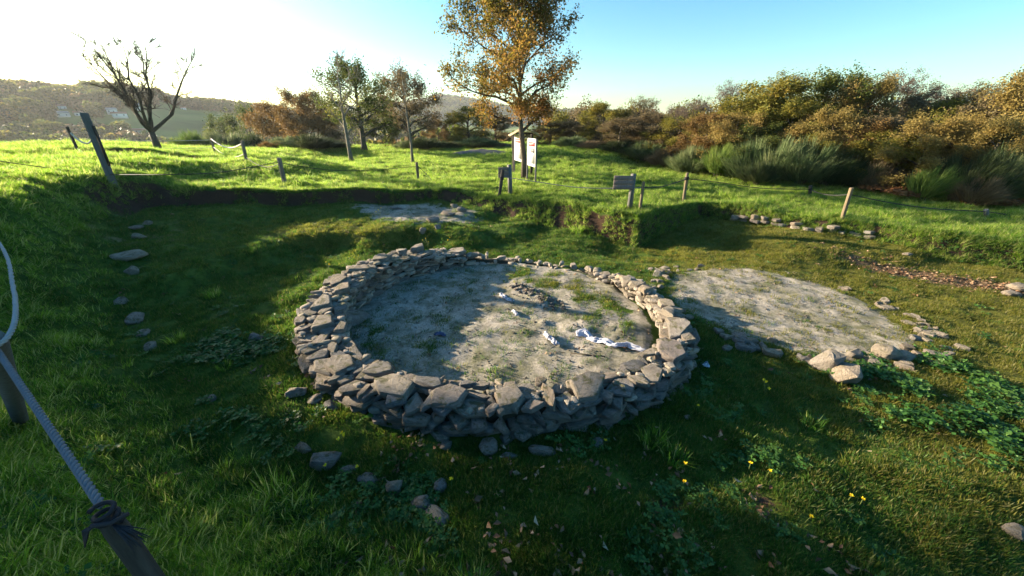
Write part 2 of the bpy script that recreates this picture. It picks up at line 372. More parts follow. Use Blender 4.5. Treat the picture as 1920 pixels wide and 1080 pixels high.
LEAF = {
 'oak': hue_mat('oak_leaf', [(.09, .105, .024), (.19, .155, .026), (.30, .185, .042), (.31, .155, .045), (.19, .10, .05)], .5),
 'olive': hue_mat('olive_leaf', [(.075, .10, .022), (.15, .155, .030), (.235, .20, .034), (.26, .185, .04)], .5),
 'tan': hue_mat('tan_leaf', [(.14, .12, .038), (.24, .19, .058), (.31, .225, .07), (.26, .165, .055)], .5),
 'rust': hue_mat('rust_leaf', [(.11, .075, .03), (.18, .11, .038), (.22, .135, .045), (.14, .08, .035)], .4),
 'brown': hue_mat('brown_leaf', [(.095, .08, .04), (.15, .12, .06), (.19, .14, .075), (.14, .095, .06)], .45),
 'grey': hue_mat('grey_leaf', [(.105, .085, .066), (.15, .115, .09), (.185, .135, .11), (.12, .10, .07)], .35),
 'green': hue_mat('green_leaf', [(.040, .065, .018), (.07, .10, .024), (.115, .13, .028), (.17, .15, .03)], .45),
 'broom': hue_mat('broom_stem', [(.055, .085, .034), (.105, .155, .06), (.17, .205, .09), (.26, .24, .13)], .4),
 'dark_broom': hue_mat('dark_broom_stem', [(.022, .038, .015), (.042, .065, .024), (.07, .09, .035), (.10, .095, .05)], .3),
 'bright_broom': hue_mat('bright_broom_stem', [(.06, .11, .022), (.115, .185, .035), (.17, .23, .05), (.22, .22, .07)], .4),
 'dry': hue_mat('dry_stem', [(.10, .07, .04), (.17, .12, .07), (.23, .17, .10), (.13, .08, .05)], .3),
 'bracken': hue_mat('bracken_frond', [(.13, .055, .025), (.22, .10, .04), (.28, .14, .06), (.15, .07, .04)], .35),
}

# ================================================================== ground sheet
def axis(lo, hi, step, far, g1=1.03, g2=1.10, mid=60):
    core = list(np.arange(lo, hi+1e-6, step))
    def grow(s):
        out = []; x = 0; d = step
        while x < far:
            d *= g1 if x < mid else g2; x += d; out.append(x)
        return out
    a = grow(1)
    return np.array([lo-x for x in reversed(a)] + core + [hi+x for x in a])
gx = axis(-8.5, 10.5, .06, 3000); gy = axis(.6, 13.0, .06, 3000)
gy = gy[gy > -400]
GX, GY = np.meshgrid(gx, gy)
Xf, Yf = GX.ravel(), GY.ravel()
Zf = terrain(Xf, Yf)
def masks(X, Y):
    d, wd = pit_sd(X, Y); r = np.hypot(X, Y)
    n = fbm(X*.9, Y*.9, 3); n2 = fbm(X*2.5+3, Y*2.5, 3)
    inside = 1-sstep(-.1, .35, d/np.maximum(wd, .4))
    rr = np.hypot(X-RC[0], Y-RC[1]); fr = np.hypot(X-FC[0], Y-FC[1])
    sand = (1-sstep(RI+.15, RI+.4, rr))*np.clip(.92 - .28*np.maximum(0, n2), 0, 1)
    # a mossy strip along the far right of the ring floor
    ms = np.exp(-(((X-1.0)*.75+(Y-6.3)*.66)/.55)**2)*sstep(-.9, .3, X)*(1-sstep(RI-.1, RI+.4, rr))
    sand = sand - .55*ms*(.6+n2)
    lf = np.exp(-((X+1.9)**2+(Y-4.4)**2)/.8)
    sand = sand - .28*lf*(.6+n2)
    sand = np.maximum(sand, (1-sstep(FR-.5, FR+.15, fr+.18*np.maximum(0, (X-FC[0])/FR)))*np.clip(.85+.35*n2-.1*n, 0, 1))
    up = np.exp(-(((X+3.2)/2.3)**2+((Y-11.7+.12*(X+3.2))/1.35)**2)**1.6)
    sand = np.maximum(sand, np.clip(up*1.25-.12+.35*n2, 0, 1)*inside)
    corr = np.exp(-((X-2.6)**2/.5+(Y-6.6)**2/.6))
    sand = np.maximum(sand, .62*corr*inside)
    moss = inside*np.clip(.28+.35*n + .6*sstep(2.5, 6, X), 0, 1)  # moss, raised on the right to put the sunlit yellow into the colour
    moss = np.maximum(moss, inside*np.exp(-(((X+4.7)/2.6)**2+((Y-9.4-.12*(X+4.7))/.8)**2))*1.1)  # sunlit tone of the terrace strip, also carried by the moss colour
    sl = np.clip(d/np.maximum(wd, .01), -1, 2)
    earth = sstep(-.15, .2, sl)*(1-sstep(.6, 1.0, sl))*(1-sstep(.75, 1.4, wd))
    s_ = 17.6+.15*np.sin(X*1.7)-Y; earth = np.maximum(earth, sstep(-.05, .1, s_)*(1-sstep(.35, .6, s_))*sstep(-19.2, -18.2, X)*(1-sstep(-15, -13.6, X))*1.1)
    pull = np.exp(-((X-1.6)**2/1.2+(Y-1.9)**2/.15))*np.clip(.3+n2, 0, 1)*.8
    earth = np.maximum(earth, pull)
    lit = np.exp(-(((X-9.6)*.62+(Y-7.1)*.78)/.35)**2)*sstep(7.5, 8.8, X)*(1-sstep(11.5, 13, X))*inside*.95
    straw = np.exp(-((X+8.6)**2/2.2+(Y-8.0)**2/1.2))*np.clip(.5+n2, 0, 1)
    far = sstep(60, 120, r)
    return dict(sand=sand, moss=moss, earth=earth, litter=lit, straw=straw, far=far)
MK = masks(Xf, Yf)
nx, ny = len(gx), len(gy)
I = np.arange(nx*ny).reshape(ny, nx)
Q = np.stack([I[:-1, :-1], I[:-1, 1:], I[1:, 1:], I[1:, :-1]], -1).reshape(-1, 4)
obj('ground', mesh_np('ground', np.stack([Xf, Yf, Zf], 1), Q, M['ground'], MK, smooth=True), kind='structure')

# ================================================================== stones
def stone_mesh(k, flat, npt=19, mat=None, nm='stone'):
    rg = np.random.default_rng(100+k)
    nv = int(rg.integers(4, 8)); a = (np.arange(nv)+rg.uniform(-.46, .46, nv))*2*np.pi/nv                       # an uneven split slab
    rr_ = rg.uniform(.58, 1.0, nv); t1 = rg.uniform(.72, 1.0, nv); t2 = rg.uniform(.75, 1.0, nv); tl = rg.normal(0, .10 if k < 20 else .25, 2)
    top = np.stack([rr_*t1*np.cos(a), rr_*t1*np.sin(a), rg.uniform(.86 if k < 20 else .62, 1, nv)+tl[0]*np.cos(a)], 1)
    bot = np.stack([rr_*t2*np.cos(a+.1), rr_*t2*np.sin(a+.1), -rg.uniform(.6, 1, nv)+tl[1]*np.sin(a)], 1)
    mid = np.stack([rr_*np.cos(a+.05), rr_*np.sin(a+.05), rg.uniform(-.35, .35, nv)], 1)
    p = np.vstack([top, bot, mid])
    bm = bmesh.new()
    for q in p: bm.verts.new(q)
    r_ = bmesh.ops.convex_hull(bm, input=bm.verts[:])
    bmesh.ops.delete(bm, geom=[v for v in bm.verts if not v.link_faces], context='VERTS')
    bmesh.ops.bevel(bm, geom=bm.edges[:], offset=.045, segments=1, affect='EDGES', clamp_overlap=True)
    bmesh.ops.triangulate(bm, faces=bm.faces[:])
    for v in bm.verts:
        n_ = .06*math.sin(v.co.x*5+k)*math.cos(v.co.y*6+k*2)+.03*math.sin(v.co.z*9+k*3+v.co.x*4)
        v.co += v.co.normalized()*n_
    co = np.array([v.co for v in bm.verts]); lo, hi = co.min(0), co.max(0)
    for v in bm.verts:
        v.co = Vector([(v.co[i]-lo[i])/(hi[i]-lo[i])-.5 for i in range(3)])
    bmesh.ops.recalc_face_normals(bm, faces=bm.faces[:])
    me = bpy.data.meshes.new(nm); bm.to_mesh(me); bm.free()
    me.polygons.foreach_set('use_smooth', np.ones(len(me.polygons), bool)); me.set_sharp_from_angle(angle=R(24))
    me.materials.append(mat or M['stone']); return me
STONES = [stone_mesh(k, 1) for k in range(28)]
WSTONES = [m_.copy() for m_ in STONES[:12]]
for m_ in WSTONES: m_.materials[0] = M['warm_stone']
prnd = random.Random(11)
def mat4(loc, size, rz=0, tilt=(0, 0)):
    return Matrix.Translation(loc) @ Euler((tilt[0], tilt[1], rz), 'XYZ').to_matrix().to_4x4() @ Matrix.Diagonal((*size, 1))
def place_stones(parent, lst, name='stone', keep=300):
    """lst of (matrix, mesh, importance): the largest as parts, the rest joined as one stuff part"""
    lst = sorted(lst, key=lambda a: -a[2])
    for mt, me, s in lst[:keep]:
        o = obj(name, me, parent); o.matrix_local = mt
    rest = lst[keep:]
    if rest:
        b = MB()
        for mt, me, s in rest:
            V = np.empty(len(me.vertices)*3, np.float32); me.vertices.foreach_get('co', V); V = V.reshape(-1, 3)
            mm = np.array(mt); V = V @ mm[:3, :3].T + mm[:3, 3]
            T = np.empty(len(me.loops), np.int32); me.loops.foreach_get('vertex_index', T)
            b.add(V, T.reshape(-1, 3))
        obj('small_stones', b.mesh('small_stones', M['stone'], smooth=True, sharp=38), parent, kind='stuff')

# ---- the ring wall
ANG = np.array([-180,-165,-150,-135,-120,-105,-90,-75,-60,-45,-30,-15,0,15,28,40,55,70,85,100,112,125,140,155,170,180])
TOPZ = np.array([-2.50,-2.50,-2.52,-2.55,-2.53,-2.50,-2.50,-2.52,-2.55,-2.60,-2.63,-2.68,-2.74,-2.80,-2.90,-3.0,-3.04,-3.05,-3.02,-2.95,-2.80,-2.64,-2.56,-2.50,-2.49,-2.50])
RIA = [-180,-120,-90,-45,0,30,90,150,180]; RIV = [2.34,2.44,2.48,2.54,2.58,2.52,2.42,2.34,2.34]
def bulge(a): return .17*math.exp(-((math.degrees(a)+32)/30)**2)       # the ring is not quite round: fuller at its near right
def ria(a): return float(np.interp((math.degrees(a)+180) % 360-180, RIA, RIV))
def topz(a): return CAMZ+float(np.interp((math.degrees(a)+180) % 360-180, ANG, TOPZ))
ring = thing('ring_wall', 'low ring wall of rough dry stones round the sandy hut floor', 'stone wall', (RC[0], RC[1], 0))
def ring_stones():
    L = []; pr = random.Random(5)
    def imp(x, y, z, s):
        d = math.sqrt((x+RC[0])**2+(y+RC[1])**2+(CAMZ-z)**2); return s/d
    def put(r, a, z, ln, dp, ht, rzj=.15, tj=.05, vis=1.0, warm=False):
        r = r+bulge(a); x, y = r*math.cos(a), r*math.sin(a)
        me = pr.choice(WSTONES if warm else STONES)
        L.append((mat4((x, y, z), (dp, ln, ht), a+pr.gauss(0, rzj), (pr.gauss(0, tj), pr.gauss(0, tj))), me, imp(x, y, z, max(ln, dp))*vis))
    # outer and inner faces in courses
    for face in ('out', 'in'):
        for course in range(9):
            a = -math.pi + pr.random()*.1
            while a < math.pi:
                rad = RO-.075 if face == 'out' else ria(a)+.10
                gx_, gy_ = RC[0]+(RO+.15+bulge(a))*math.cos(a), RC[1]+(RO+.15+bulge(a))*math.sin(a)
                if face == 'in': gx_, gy_ = RC[0]+(ria(a)-.1)*math.cos(a), RC[1]+(ria(a)-.1)*math.sin(a)
                base = GB(gx_, gy_); top = topz(a)
                ht = pr.uniform(.035, .075); ln = pr.choice([pr.uniform(.08, .18), pr.uniform(.16, .30), pr.uniform(.26, .46)])
                z = base-.02+.062*course+pr.uniform(-.012, .012)
                if z < top-.07:
                    seen = 1.0 if (face == 'out') == (math.sin(a) < .1) else .35
                    put(rad+pr.uniform(-.045, .035), a+ln/2/rad, z, ln*1.04, pr.uniform(.16, .26), ht*1.18, .12, .1, seen)
                a += ln/rad*.97
    # cap stones: slabs laid across the top, two or three abreast
    a = -math.pi
    while a < math.pi:
        deg = math.degrees(a); low = 32 < deg < 108
        big = -150 < deg < -40 or deg > 120
        wid = pr.choice([pr.uniform(.09, .16), pr.uniform(.14, .26), pr.uniform(.22, .36)])*(1.05 if big else .85)
        top = topz(a)
        if low:
            if pr.random() < .75:
                r = RO-.2+pr.uniform(-.12, .12); put(r, a, top+pr.uniform(-.02, .03), wid*.9, pr.uniform(.16, .3), pr.uniform(.07, .13), .5, .15, 1.0)
            if pr.random() < .35:
                r = RO-.45+pr.uniform(-.1, .1); put(r, a, top-.02, wid*.6, pr.uniform(.1, .18), pr.uniform(.05, .08), .8, .2)
            a += wid/RO*1.05; continue
        r = RO+pr.uniform(-.07, .01); first = True
        while r > ria(a)+.03:
            dp = pr.uniform(.14, .36) if first else pr.uniform(.10, .28)
            dp = min(dp, r-ria(a)+.06)
            n_ = 1 if dp > .2 or pr.random() < .5 else 2
            for q in range(n_):
                wq = wid/n_
                put(r-dp/2, a+(q+.5)*wq/RO, top+pr.uniform(-.045, .03), wq*1.06, dp*1.12, pr.uniform(.04, .08), .22, .035, 1.25, (-25 < deg < 32) and pr.random() < .7)
            r -= dp*.98; first = False
        a += wid/RO*.98
    for q in range(150):                       # small chips wedged on top
        a = pr.uniform(-math.pi, math.pi)
        if 35 < math.degrees(a) < 105: continue
        w_ = pr.uniform(.05, .13); put(pr.uniform(ria(a)+.05, RO-.05), a, topz(a)+pr.uniform(.005, .045), w_, w_*pr.uniform(.5, .9), pr.uniform(.025, .05), 1.5, .12, 1.0)
    # bigger blocks standing proud on the near side and the left
    for deg, r, ln, dp, ht, rz in [(-97,2.70,.38,.34,.09,.1),(-84,2.72,.30,.30,.12,.3),(-110,2.70,.50,.32,.10,-.1),(-118,2.5,.40,.16,.08,.6),(-103,2.45,.34,.2,.09,.3),(-128,2.7,.42,.30,.09,-.2),
        (-152,2.62,.40,.34,.10,.2),(-166,2.66,.46,.30,.10,.1),(178,2.7,.5,.3,.11,0),(-176,2.4,.34,.30,.11,.2),(165,2.6,.36,.46,.10,.3),(152,2.66,.34,.4,.10,.2),(140,2.72,.24,.3,.17,.4),(130,2.86,.46,.24,.14,.2),
        (112,2.7,.62,.4,.10,.5),(104,2.62,.4,.3,.10,.2),(-66,2.6,.5,.36,.12,.1),(-38,2.66,.45,.34,.15,.3),(-25,2.6,.55,.34,.13,.2),(-8,2.66,.3,.3,.16,.5),(-14,2.45,.4,.2,.14,.2),(12,2.62,.34,.18,.16,.6),(18,2.45,.36,.16,.16,-.3),(22,2.66,.36,.2,.17,.2),(6,2.6,.3,.2,.16,.8)]:
        a = R(deg); r = max(r, ria(a)+dp*.5); put(r, a, topz(a)+.03, ln, dp, ht, 0, .04, 1.6, -20 < deg < 30)
        mt, me, s = L[-1]; L[-1] = (mt @ Euler((0, 0, rz)).to_matrix().to_4x4(), me, s)
    return L
_gb = {}
def GB(x, y):
    k = (round(x, 1), round(y, 1))
    if k not in _gb: _gb[k] = gz(*k)
    return _gb[k]
place_stones(ring, ring_stones())
# earth packed between the faces
th = np.linspace(-math.pi, math.pi, 121); b = MB(); V = []
for a in th:
    t = topz(a)-.055; c, s = math.cos(a), math.sin(a)
    Ra = ria(a); bg_ = bulge(a)
    for r, z in ((Ra+.14, -.4), (Ra+.14, t-.02), ((Ra+RO)/2, t+.0), (RO-.14, t-.02), (RO-.14, -.4)): V.append(((r+bg_)*c, (r+bg_)*s, z))
i = np.arange(120)[:, None]*5; j = np.arange(4)[None]
b.add(V, Q=np.stack([i+j, i+5+j, i+6+j, i+1+j], -1).reshape(-1, 4))
M['packed_earth'] = simple_mat('packed_earth', (.035, .030, .018), .95, .5, 9, .8, 40)
obj('earth_fill', b.mesh('earth_fill', M['packed_earth'], smooth=True), ring)

ring['kind'] = 'thing'
# ---- the row of stones under the field edge on the right
def stone_row(name, label, pts, n, size, grp=None):
    P0 = hit(*pts[0]); t = thing(name, label, 'stone wall', P0)
    pr = random.Random(len(label)); L = []
    seg = [hit(*p) for p in pts]
    cum = [0]
    for a_, b_ in zip(seg, seg[1:]): cum.append(cum[-1]+(b_-a_).length)
    for k in range(n):
        s = (k+.5)/n*cum[-1]
        q = max(0, min(len(seg)-2, int(np.searchsorted(cum, s)-1))); f = (s-cum[q])/(cum[q+1]-cum[q])
        p = seg[q].lerp(seg[q+1], f); d = seg[q+1]-seg[q]
        for c in range(2 if pr.random() < .6 else 1):
            ln = cum[-1]/n*pr.uniform(.9, 1.15); ht = size*pr.uniform(.6, 1)
            L.append((mat4((p.x-P0.x, p.y-P0.y+pr.uniform(-.05, .05), gz(p.x, p.y)-P0.z+.02+c*size*.8), (ln, size*pr.uniform(1.3, 2), ht), math.atan2(d.y, d.x)+pr.gauss(0, .1), (pr.gauss(0, .08), pr.gauss(0, .08))), pr.choice(WSTONES+STONES), 1))
    place_stones(t, L)
    return t
stone_row('stone_footing', 'row of flat footing stones under the grassy field edge at right', [(1368,412),(1440,420),(1500,430),(1570,436),(1640,445)], 13, .14)
# ---- kerb of flat stones round the bare floor
kerb = thing('floor_kerb', 'broken kerb of flat stones round the bare sandy floor at right', 'stone kerb', (FC[0], FC[1], gz(*FC)))
kerb['kind'] = 'thing'; L = []; pr = random.Random(21)
for k in range(120):
    a = pr.uniform(0, 2*math.pi); deg = math.degrees(a)
    dens = .9 if (110 < deg < 160 or deg > 285 or deg < 25) else (.75 if 200 < deg < 285 else .35)
    if pr.random() > dens: continue
    r = FR+pr.gauss(-.02, .13); x, y = FC[0]+r*math.cos(a), FC[1]+r*math.sin(a)
    s = pr.uniform(.10, .28)
    L.append((mat4((x-FC[0], y-FC[1], gz(x, y)+.01-gz(*FC)), (s, s*pr.uniform(.5, .9), pr.uniform(.05, .10)), pr.uniform(0, 6.3), (pr.gauss(0, .12), pr.gauss(0, .12))), pr.choice(WSTONES+STONES), s))
place_stones(kerb, L)
# ---- loose stones, each a thing: px, py, length, depth, height, turn, tilt, label, group
def boulder_mesh(k, mat):
    rg = np.random.default_rng(300+k); bm = bmesh.new()
    d = rg.normal(0, 1, (26, 3)); d /= np.linalg.norm(d, axis=1)[:, None]; d = np.sign(d)*np.abs(d)**.75*rg.uniform(.75, 1.05, (26, 1)); d[:, 0] *= 1+.25*d[:, 2]*rg.normal()
    for q in d: bm.verts.new(q)
    bmesh.ops.convex_hull(bm, input=bm.verts[:]); bmesh.ops.delete(bm, geom=[v for v in bm.verts if not v.link_faces], context='VERTS')
    bmesh.ops.bevel(bm, geom=bm.edges[:], offset=.05, segments=1, affect='EDGES', clamp_overlap=True)
    bmesh.ops.triangulate(bm, faces=bm.faces[:]); bmesh.ops.subdivide_edges(bm, edges=[e for e in bm.edges if e.calc_length() > .45], cuts=1, use_grid_fill=True)
    bmesh.ops.triangulate(bm, faces=bm.faces[:])
    for v in bm.verts:
        c = v.co; n_ = .07*noise2(c.x*2.2+k*7, c.y*2.2+c.z*1.7)+.045*noise2(c.x*5+c.z*3, c.y*5-k*3); v.co += c.normalized()*float(n_)
    co = np.array([v.co for v in bm.verts]); lo, hi = co.min(0), co.max(0)
    for v in bm.verts: v.co = Vector([(v.co[i]-lo[i])/(hi[i]-lo[i])-.5 for i in range(3)])
    bmesh.ops.recalc_face_normals(bm, faces=bm.faces[:]); me = bpy.data.meshes.new('stone'); bm.to_mesh(me); bm.free()
    me.polygons.foreach_set('use_smooth', np.ones(len(me.polygons), bool)); me.set_sharp_from_angle(angle=R(26)); me.materials.append(mat); return me
BOULD = [boulder_mesh(k, M['stone']) for k in range(9)]; WBOULD = [boulder_mesh(20+k, M['warm_stone']) for k in range(5)]
LOOSE = [
 (1545,690,.30,.28,.40,.3,.3,'upright blocky pale stone standing by the bare floor',None,1),
 (1582,708,.42,.32,.26,.8,.1,'rugged mossy stone beside the upright block',None,1),
 (1658,668,.40,.30,.26,.5,.5,'wedge shaped pale boulder at the corner of the bare floor',None,1),
 (1690,672,.24,.22,.16,.2,.1,'round stone leaning against the wedge shaped boulder',None,1),
 (1600,668,.24,.16,.14,.2,.1,'small stone between the upright block and the wedge shaped boulder',None,1),
 (1908,540,.5,.34,.16,.3,.1,'flat slab among the brown leaves at the right edge',None,1),
 (1893,552,.4,.24,.10,.3,.1,'thin slab lying just below the flat slab in brown leaves',None,1),
 (1648,572,.16,.10,.10,.2,.2,'pale stone on the mossy slope beyond the bare floor',None,0),
 (1700,478,.24,.14,.08,.2,.1,'flat whitish stone at the foot of the right bank',None,1),
 (1900,1000,.16,.12,.10,.2,.1,'tan stone in the bottom right corner of the grass',None,1),
 (556,736,.22,.17,.10,.4,.1,'broad stone in the grass at the left foot of the ring wall',None,0),
 (592,752,.16,.13,.08,.9,.1,'small grey stone between two broader ones at the ring foot',None,0),
 (622,762,.22,.11,.08,-.3,.1,'long pale stone at the lower left foot of the ring',None,0),
 (916,842,.18,.16,.12,.2,.1,'rounded stone in the shaded grass before the near wall',None,0),
 (1016,848,.26,.11,.09,-.1,.1,'notched long stone in the shaded grass before the near wall',None,0),
 (955,856,.16,.08,.06,.2,.1,'thin stone between the rounded and the notched stone',None,0),
 (836,838,.12,.10,.08,.3,.1,'small stone with a red leaf beside it below the near wall',None,0),
 (1120,833,.12,.10,.08,.3,.1,'small stone beside a yellow dandelion below the near wall',None,0),
 (612,868,.26,.16,.12,.1,.1,'large grey stone at the foot of the near left bank',None,0),
 (655,884,.16,.10,.06,.3,.1,'low stone half buried just right of the large grey stone',None,0),
 (690,902,.19,.12,.08,-.4,.1,'flat brownish stone on the near left bank',None,0),
 (741,920,.14,.11,.15,.4,.2,'pointed orange brown stone on the near left bank',None,1),
 (826,916,.11,.09,.11,.7,.3,'small dark stone upright in the grass with dead leaves',None,0),
 (790,948,.16,.12,.10,.2,.2,'purplish slab tilted in the grass near the bottom edge',None,0),
 (820,972,.26,.12,.09,-.6,.1,'long curved stone near the bottom edge of the bank',None,0),
 (570,842,.18,.08,.06,-.5,.1,'thin stone edge showing above the large grey stone',None,0),
 (242,484,.55,.40,.22,.2,.1,'large mossy boulder at the foot of the left bank',None,0),
 (262,446,.34,.22,.16,.2,.1,'grey boulder just above the large mossy boulder',None,0),
 (256,428,.30,.16,.10,.4,.1,'flat stone at the top end of the left bank stones',None,0),
 (278,420,.2,.16,.12,.1,.1,'small round stone next to the flat top stone on the left',None,0),
 (250,512,.34,.18,.18,-.5,.2,'leaning stone just below the large mossy boulder',None,0),
 (228,566,.26,.18,.10,-.8,.1,'rounded stone bedded in the left bank grass',None,0),
 (254,600,.40,.22,.12,-.9,.1,'long bedded slab on the edge of the left bank',None,0),
 (270,628,.30,.17,.10,-.9,.1,'bedded slab below the long one on the left bank edge',None,0),
 (283,652,.26,.14,.10,-.8,.1,'lowest bedded slab on the edge of the left bank',None,0),
 (396,748,.16,.09,.06,-.5,.1,'small stone on the shaded bank halfway to the ring',None,0),
 (482,636,.22,.16,.14,.3,.1,'dark round stone in the grass left of the ring wall',None,0),
 (812,415,.42,.3,.22,.2,.2,'rounded grey boulder on the upper terrace edge',None,0),
 (840,403,.5,.3,.14,-.4,.1,'long slab on the upper terrace behind the rounded boulder',None,0),
 (866,396,.36,.3,.2,.2,.2,'angular stone at the right end of the upper terrace stones',None,0),
 (852,388,.3,.2,.16,.9,.2,'stone standing behind the upper terrace slab',None,0),
 (793,436,.2,.16,.22,.2,.1,'small upright stone below the upper terrace boulder',None,1),
 (822,428,.2,.14,.16,.6,.1,'small stone right of the upright one on the terrace edge',None,0),
 (746,477,.34,.16,.14,.3,.1,'pale stone lying outside the far left of the ring',None,0),
 (742,391,.5,.26,.10,.2,.1,'flat dark stone half sunk in the sandy upper terrace',None,0),
 (1215,563,.2,.16,.1,.4,.1,'flat stone in the grass between the ring and the bare floor',None,0),
 (1208,540,.24,.2,.1,.4,.1,'broad stone beyond the flat one between ring and floor',None,0),
 (1238,540,.16,.12,.12,.4,.1,'small stone at the near left corner of the bare floor',None,0),
 (1246,506,.3,.2,.12,.4,.1,'flat grey stone at the far left corner of the bare floor',None,0),
 (1362,655,.2,.12,.1,.5,.1,'pale stone in the grass right of the ring wall',None,0),
 (1398,655,.3,.14,.1,-.3,.1,'long stone in the shadow right of the ring wall',None,0),
 (1446,664,.28,.16,.12,-.4,.1,'mossy slab at the near edge of the bare floor',None,1),
 (1288,784,.08,.06,.05,.4,.1,'small pale pebble below the right end of the near wall',None,0),
 (862,478,.3,.2,.1,.4,.1,'flat stone on the far rim of the ring floor',None,0),
 (662,606,.75,.12,.34,.75,.9,'leaning slab resting against the inside of the left wall',None,0)]
for px, py, a_, b_, c_, rz, tl, lab, grp, warm in LOOSE:
    p = hit(px, py); me = prnd.choice(WBOULD if warm else BOULD)
    o = obj('stone' if max(a_, b_) > .13 else 'pebble', me, None, (p.x, p.y, p.z+c_*.22), (tl*prnd.choice((-1, 1))*.6, tl*.5, rz), lab, 'stone', 'loose stones lying around the ruins')
    o.scale = (a_, b_, c_)

# ================================================================== plants in mesh code
def tone_arr(n, per, rg): return np.repeat(rg.random(n), per)
def blades(rg, n, spread, hmin, hmax, wid, lean=.5, seg=2):
    """grass blades bending outward: V, T, tone"""
    a = rg.uniform(0, 2*np.pi, n); r = spread*np.sqrt(rg.random(n)); bx, by = r*np.cos(a), r*np.sin(a)
    a2 = a+rg.normal(0, .7, n); h = rg.uniform(hmin, hmax, n); ln = rg.uniform(.1, 1, n)*lean*h
    dx, dy = np.cos(a2), np.sin(a2); tw = rg.uniform(0, 2*np.pi, n); wx, wy = np.cos(tw), np.sin(tw)
    w_ = wid*rg.uniform(.6, 1.2, n)/2
    V = np.zeros((n, 5, 3))
    for k, (f, g, ww) in enumerate(((0, 0, 1), (.55, .35, .85))):
        cx, cy, cz = bx+dx*ln*g, by+dy*ln*g, h*f-.01
        V[:, 2*k] = np.stack([cx-wx*w_*ww, cy-wy*w_*ww, cz], 1); V[:, 2*k+1] = np.stack([cx+wx*w_*ww, cy+wy*w_*ww, cz], 1)
    V[:, 4] = np.stack([bx+dx*ln*1.1, by+dy*ln*1.1, h*(1-.25*ln/h)], 1)
    i = np.arange(n)[:, None]*5
    T = np.concatenate([i+np.array([0, 1, 3]), i+np.array([0, 3, 2]), i+np.array([2, 3, 4])])
    return V.reshape(-1, 3), T, np.repeat(rg.random(n), 5)
def leaves(rg, P, size, flat=0, aspect=.55, dirs=None, fold=.25):
    """leaf quads (two triangles, folded on the midrib) at P"""
    n = len(P); d = rg.normal(0, 1, (n, 3)); d[:, 2] *= (1-flat); d /= np.linalg.norm(d, axis=1)[:, None]
    if dirs is not None: d = dirs
    u = rg.normal(0, 1, (n, 3)); u[:, 2] *= (1-.8*flat); u -= (u*d).sum(1)[:, None]*d; u /= np.linalg.norm(u, axis=1)[:, None]
    nn = np.cross(d, u); s = (size*rg.uniform(.6, 1.25, n))[:, None]
    V = np.zeros((n, 4, 3)); V[:, 0] = P; V[:, 1] = P+d*s*.5+u*s*aspect*.5+nn*s*fold*.5; V[:, 2] = P+d*s; V[:, 3] = P+d*s*.5-u*s*aspect*.5+nn*s*fold*.5
    i = np.arange(n)[:, None]*4
    T = np.concatenate([i+np.array([0, 1, 2]), i+np.array([0, 2, 3])])
    return V.reshape(-1, 3), T, np.repeat(rg.random(n), 4)
def tuft_mesh(k, n=16, spread=.045, h=(.05, .12), wid=.006, mat=None, lean=.6):
    rg = np.random.default_rng(500+k); V, T, t = blades(rg, n, spread, h[0], h[1], wid, lean)
    return mesh_np('grass_tuft', V, T, mat or M['grass'], {'tone': t})
def clover_mesh(k, n=14):
    rg = np.random.default_rng(700+k); a = rg.uniform(0, 6.28, n); r = .07*np.sqrt(rg.random(n))
    P = np.stack([r*np.cos(a), r*np.sin(a), rg.uniform(.015, .05, n)], 1)
    P = np.repeat(P, 3, 0); b = np.tile(np.arange(3)*2.09, n)+np.repeat(rg.uniform(0, 6, n), 3)
    d = np.stack([np.cos(b), np.sin(b), rg.uniform(-.1, .35, 3*n)], 1)
    V, T, t = leaves(rg, P, .026, .9, .9, d, .1); return mesh_np('clover', V, T, M['clover'], {'tone': t*.7})
def rosette_mesh(k, n=12, s=.11):
    rg = np.random.default_rng(800+k); b = np.arange(n)*2.4; d = np.stack([np.cos(b), np.sin(b), rg.uniform(.05, .6, n)], 1)
    V, T, t = leaves(rg, np.zeros((n, 3))+np.array((0, 0, .01)), s, .9, .28, d, .12); return mesh_np('weed', V, T, M['clover'], {'tone': t*.6})
def deadleaf_mesh(k):
    rg = np.random.default_rng(900+k); n = 3; P = rg.uniform(-.05, .05, (n, 3))*np.array((1, 1, .15))+np.array((0, 0, .012))
    V, T, t = leaves(rg, P, .052, .7, .6, None, .45); return mesh_np('dead_leaf', V, T, M['dead_leaf'], {'tone': t})

# a few single tufts and weeds that can be told apart
def plant_at(px, py, me, name, label, cat, sc=1.0, grp=None):
    p = hit(px, py); o = obj(name, me, None, p, (0, 0, prnd.uniform(0, 6)), label, cat, grp); o.scale = (sc, sc, sc); return o
big_tuft = [tuft_mesh(50+k, 90, .13, (.10, .26), .009, M['grass'], .9) for k in range(3)]
ros = [rosette_mesh(k, 14, .12) for k in range(3)]
plant_at(505, 930, big_tuft[0], 'grass_clump', 'thick long grass clump on the near left bank', 'grass clump', 1.0)
plant_at(1262, 862, big_tuft[1], 'grass_clump', 'soft green grass clump on the shaded ground right of the near wall', 'grass clump', .8)
plant_at(332, 640, big_tuft[2], 'grass_clump', 'spiky grass tuft at the foot of the left bank', 'grass clump', .75)
plant_at(422, 692, big_tuft[1], 'grass_clump', 'sunlit grass tuft left of the ring wall', 'grass clump', .6)
plant_at(400, 556, big_tuft[0], 'grass_clump', 'bright grass tuft on the lower terrace at left', 'grass clump', .9)
plant_at(1222, 832, big_tuft[2], 'grass_clump', 'drooping grass clump against the right end of the near wall', 'grass clump', .9)
plant_at(1082, 436, big_tuft[0], 'grass_clump', 'bright green clump at the foot of the corner bank', 'grass clump', 1.3)
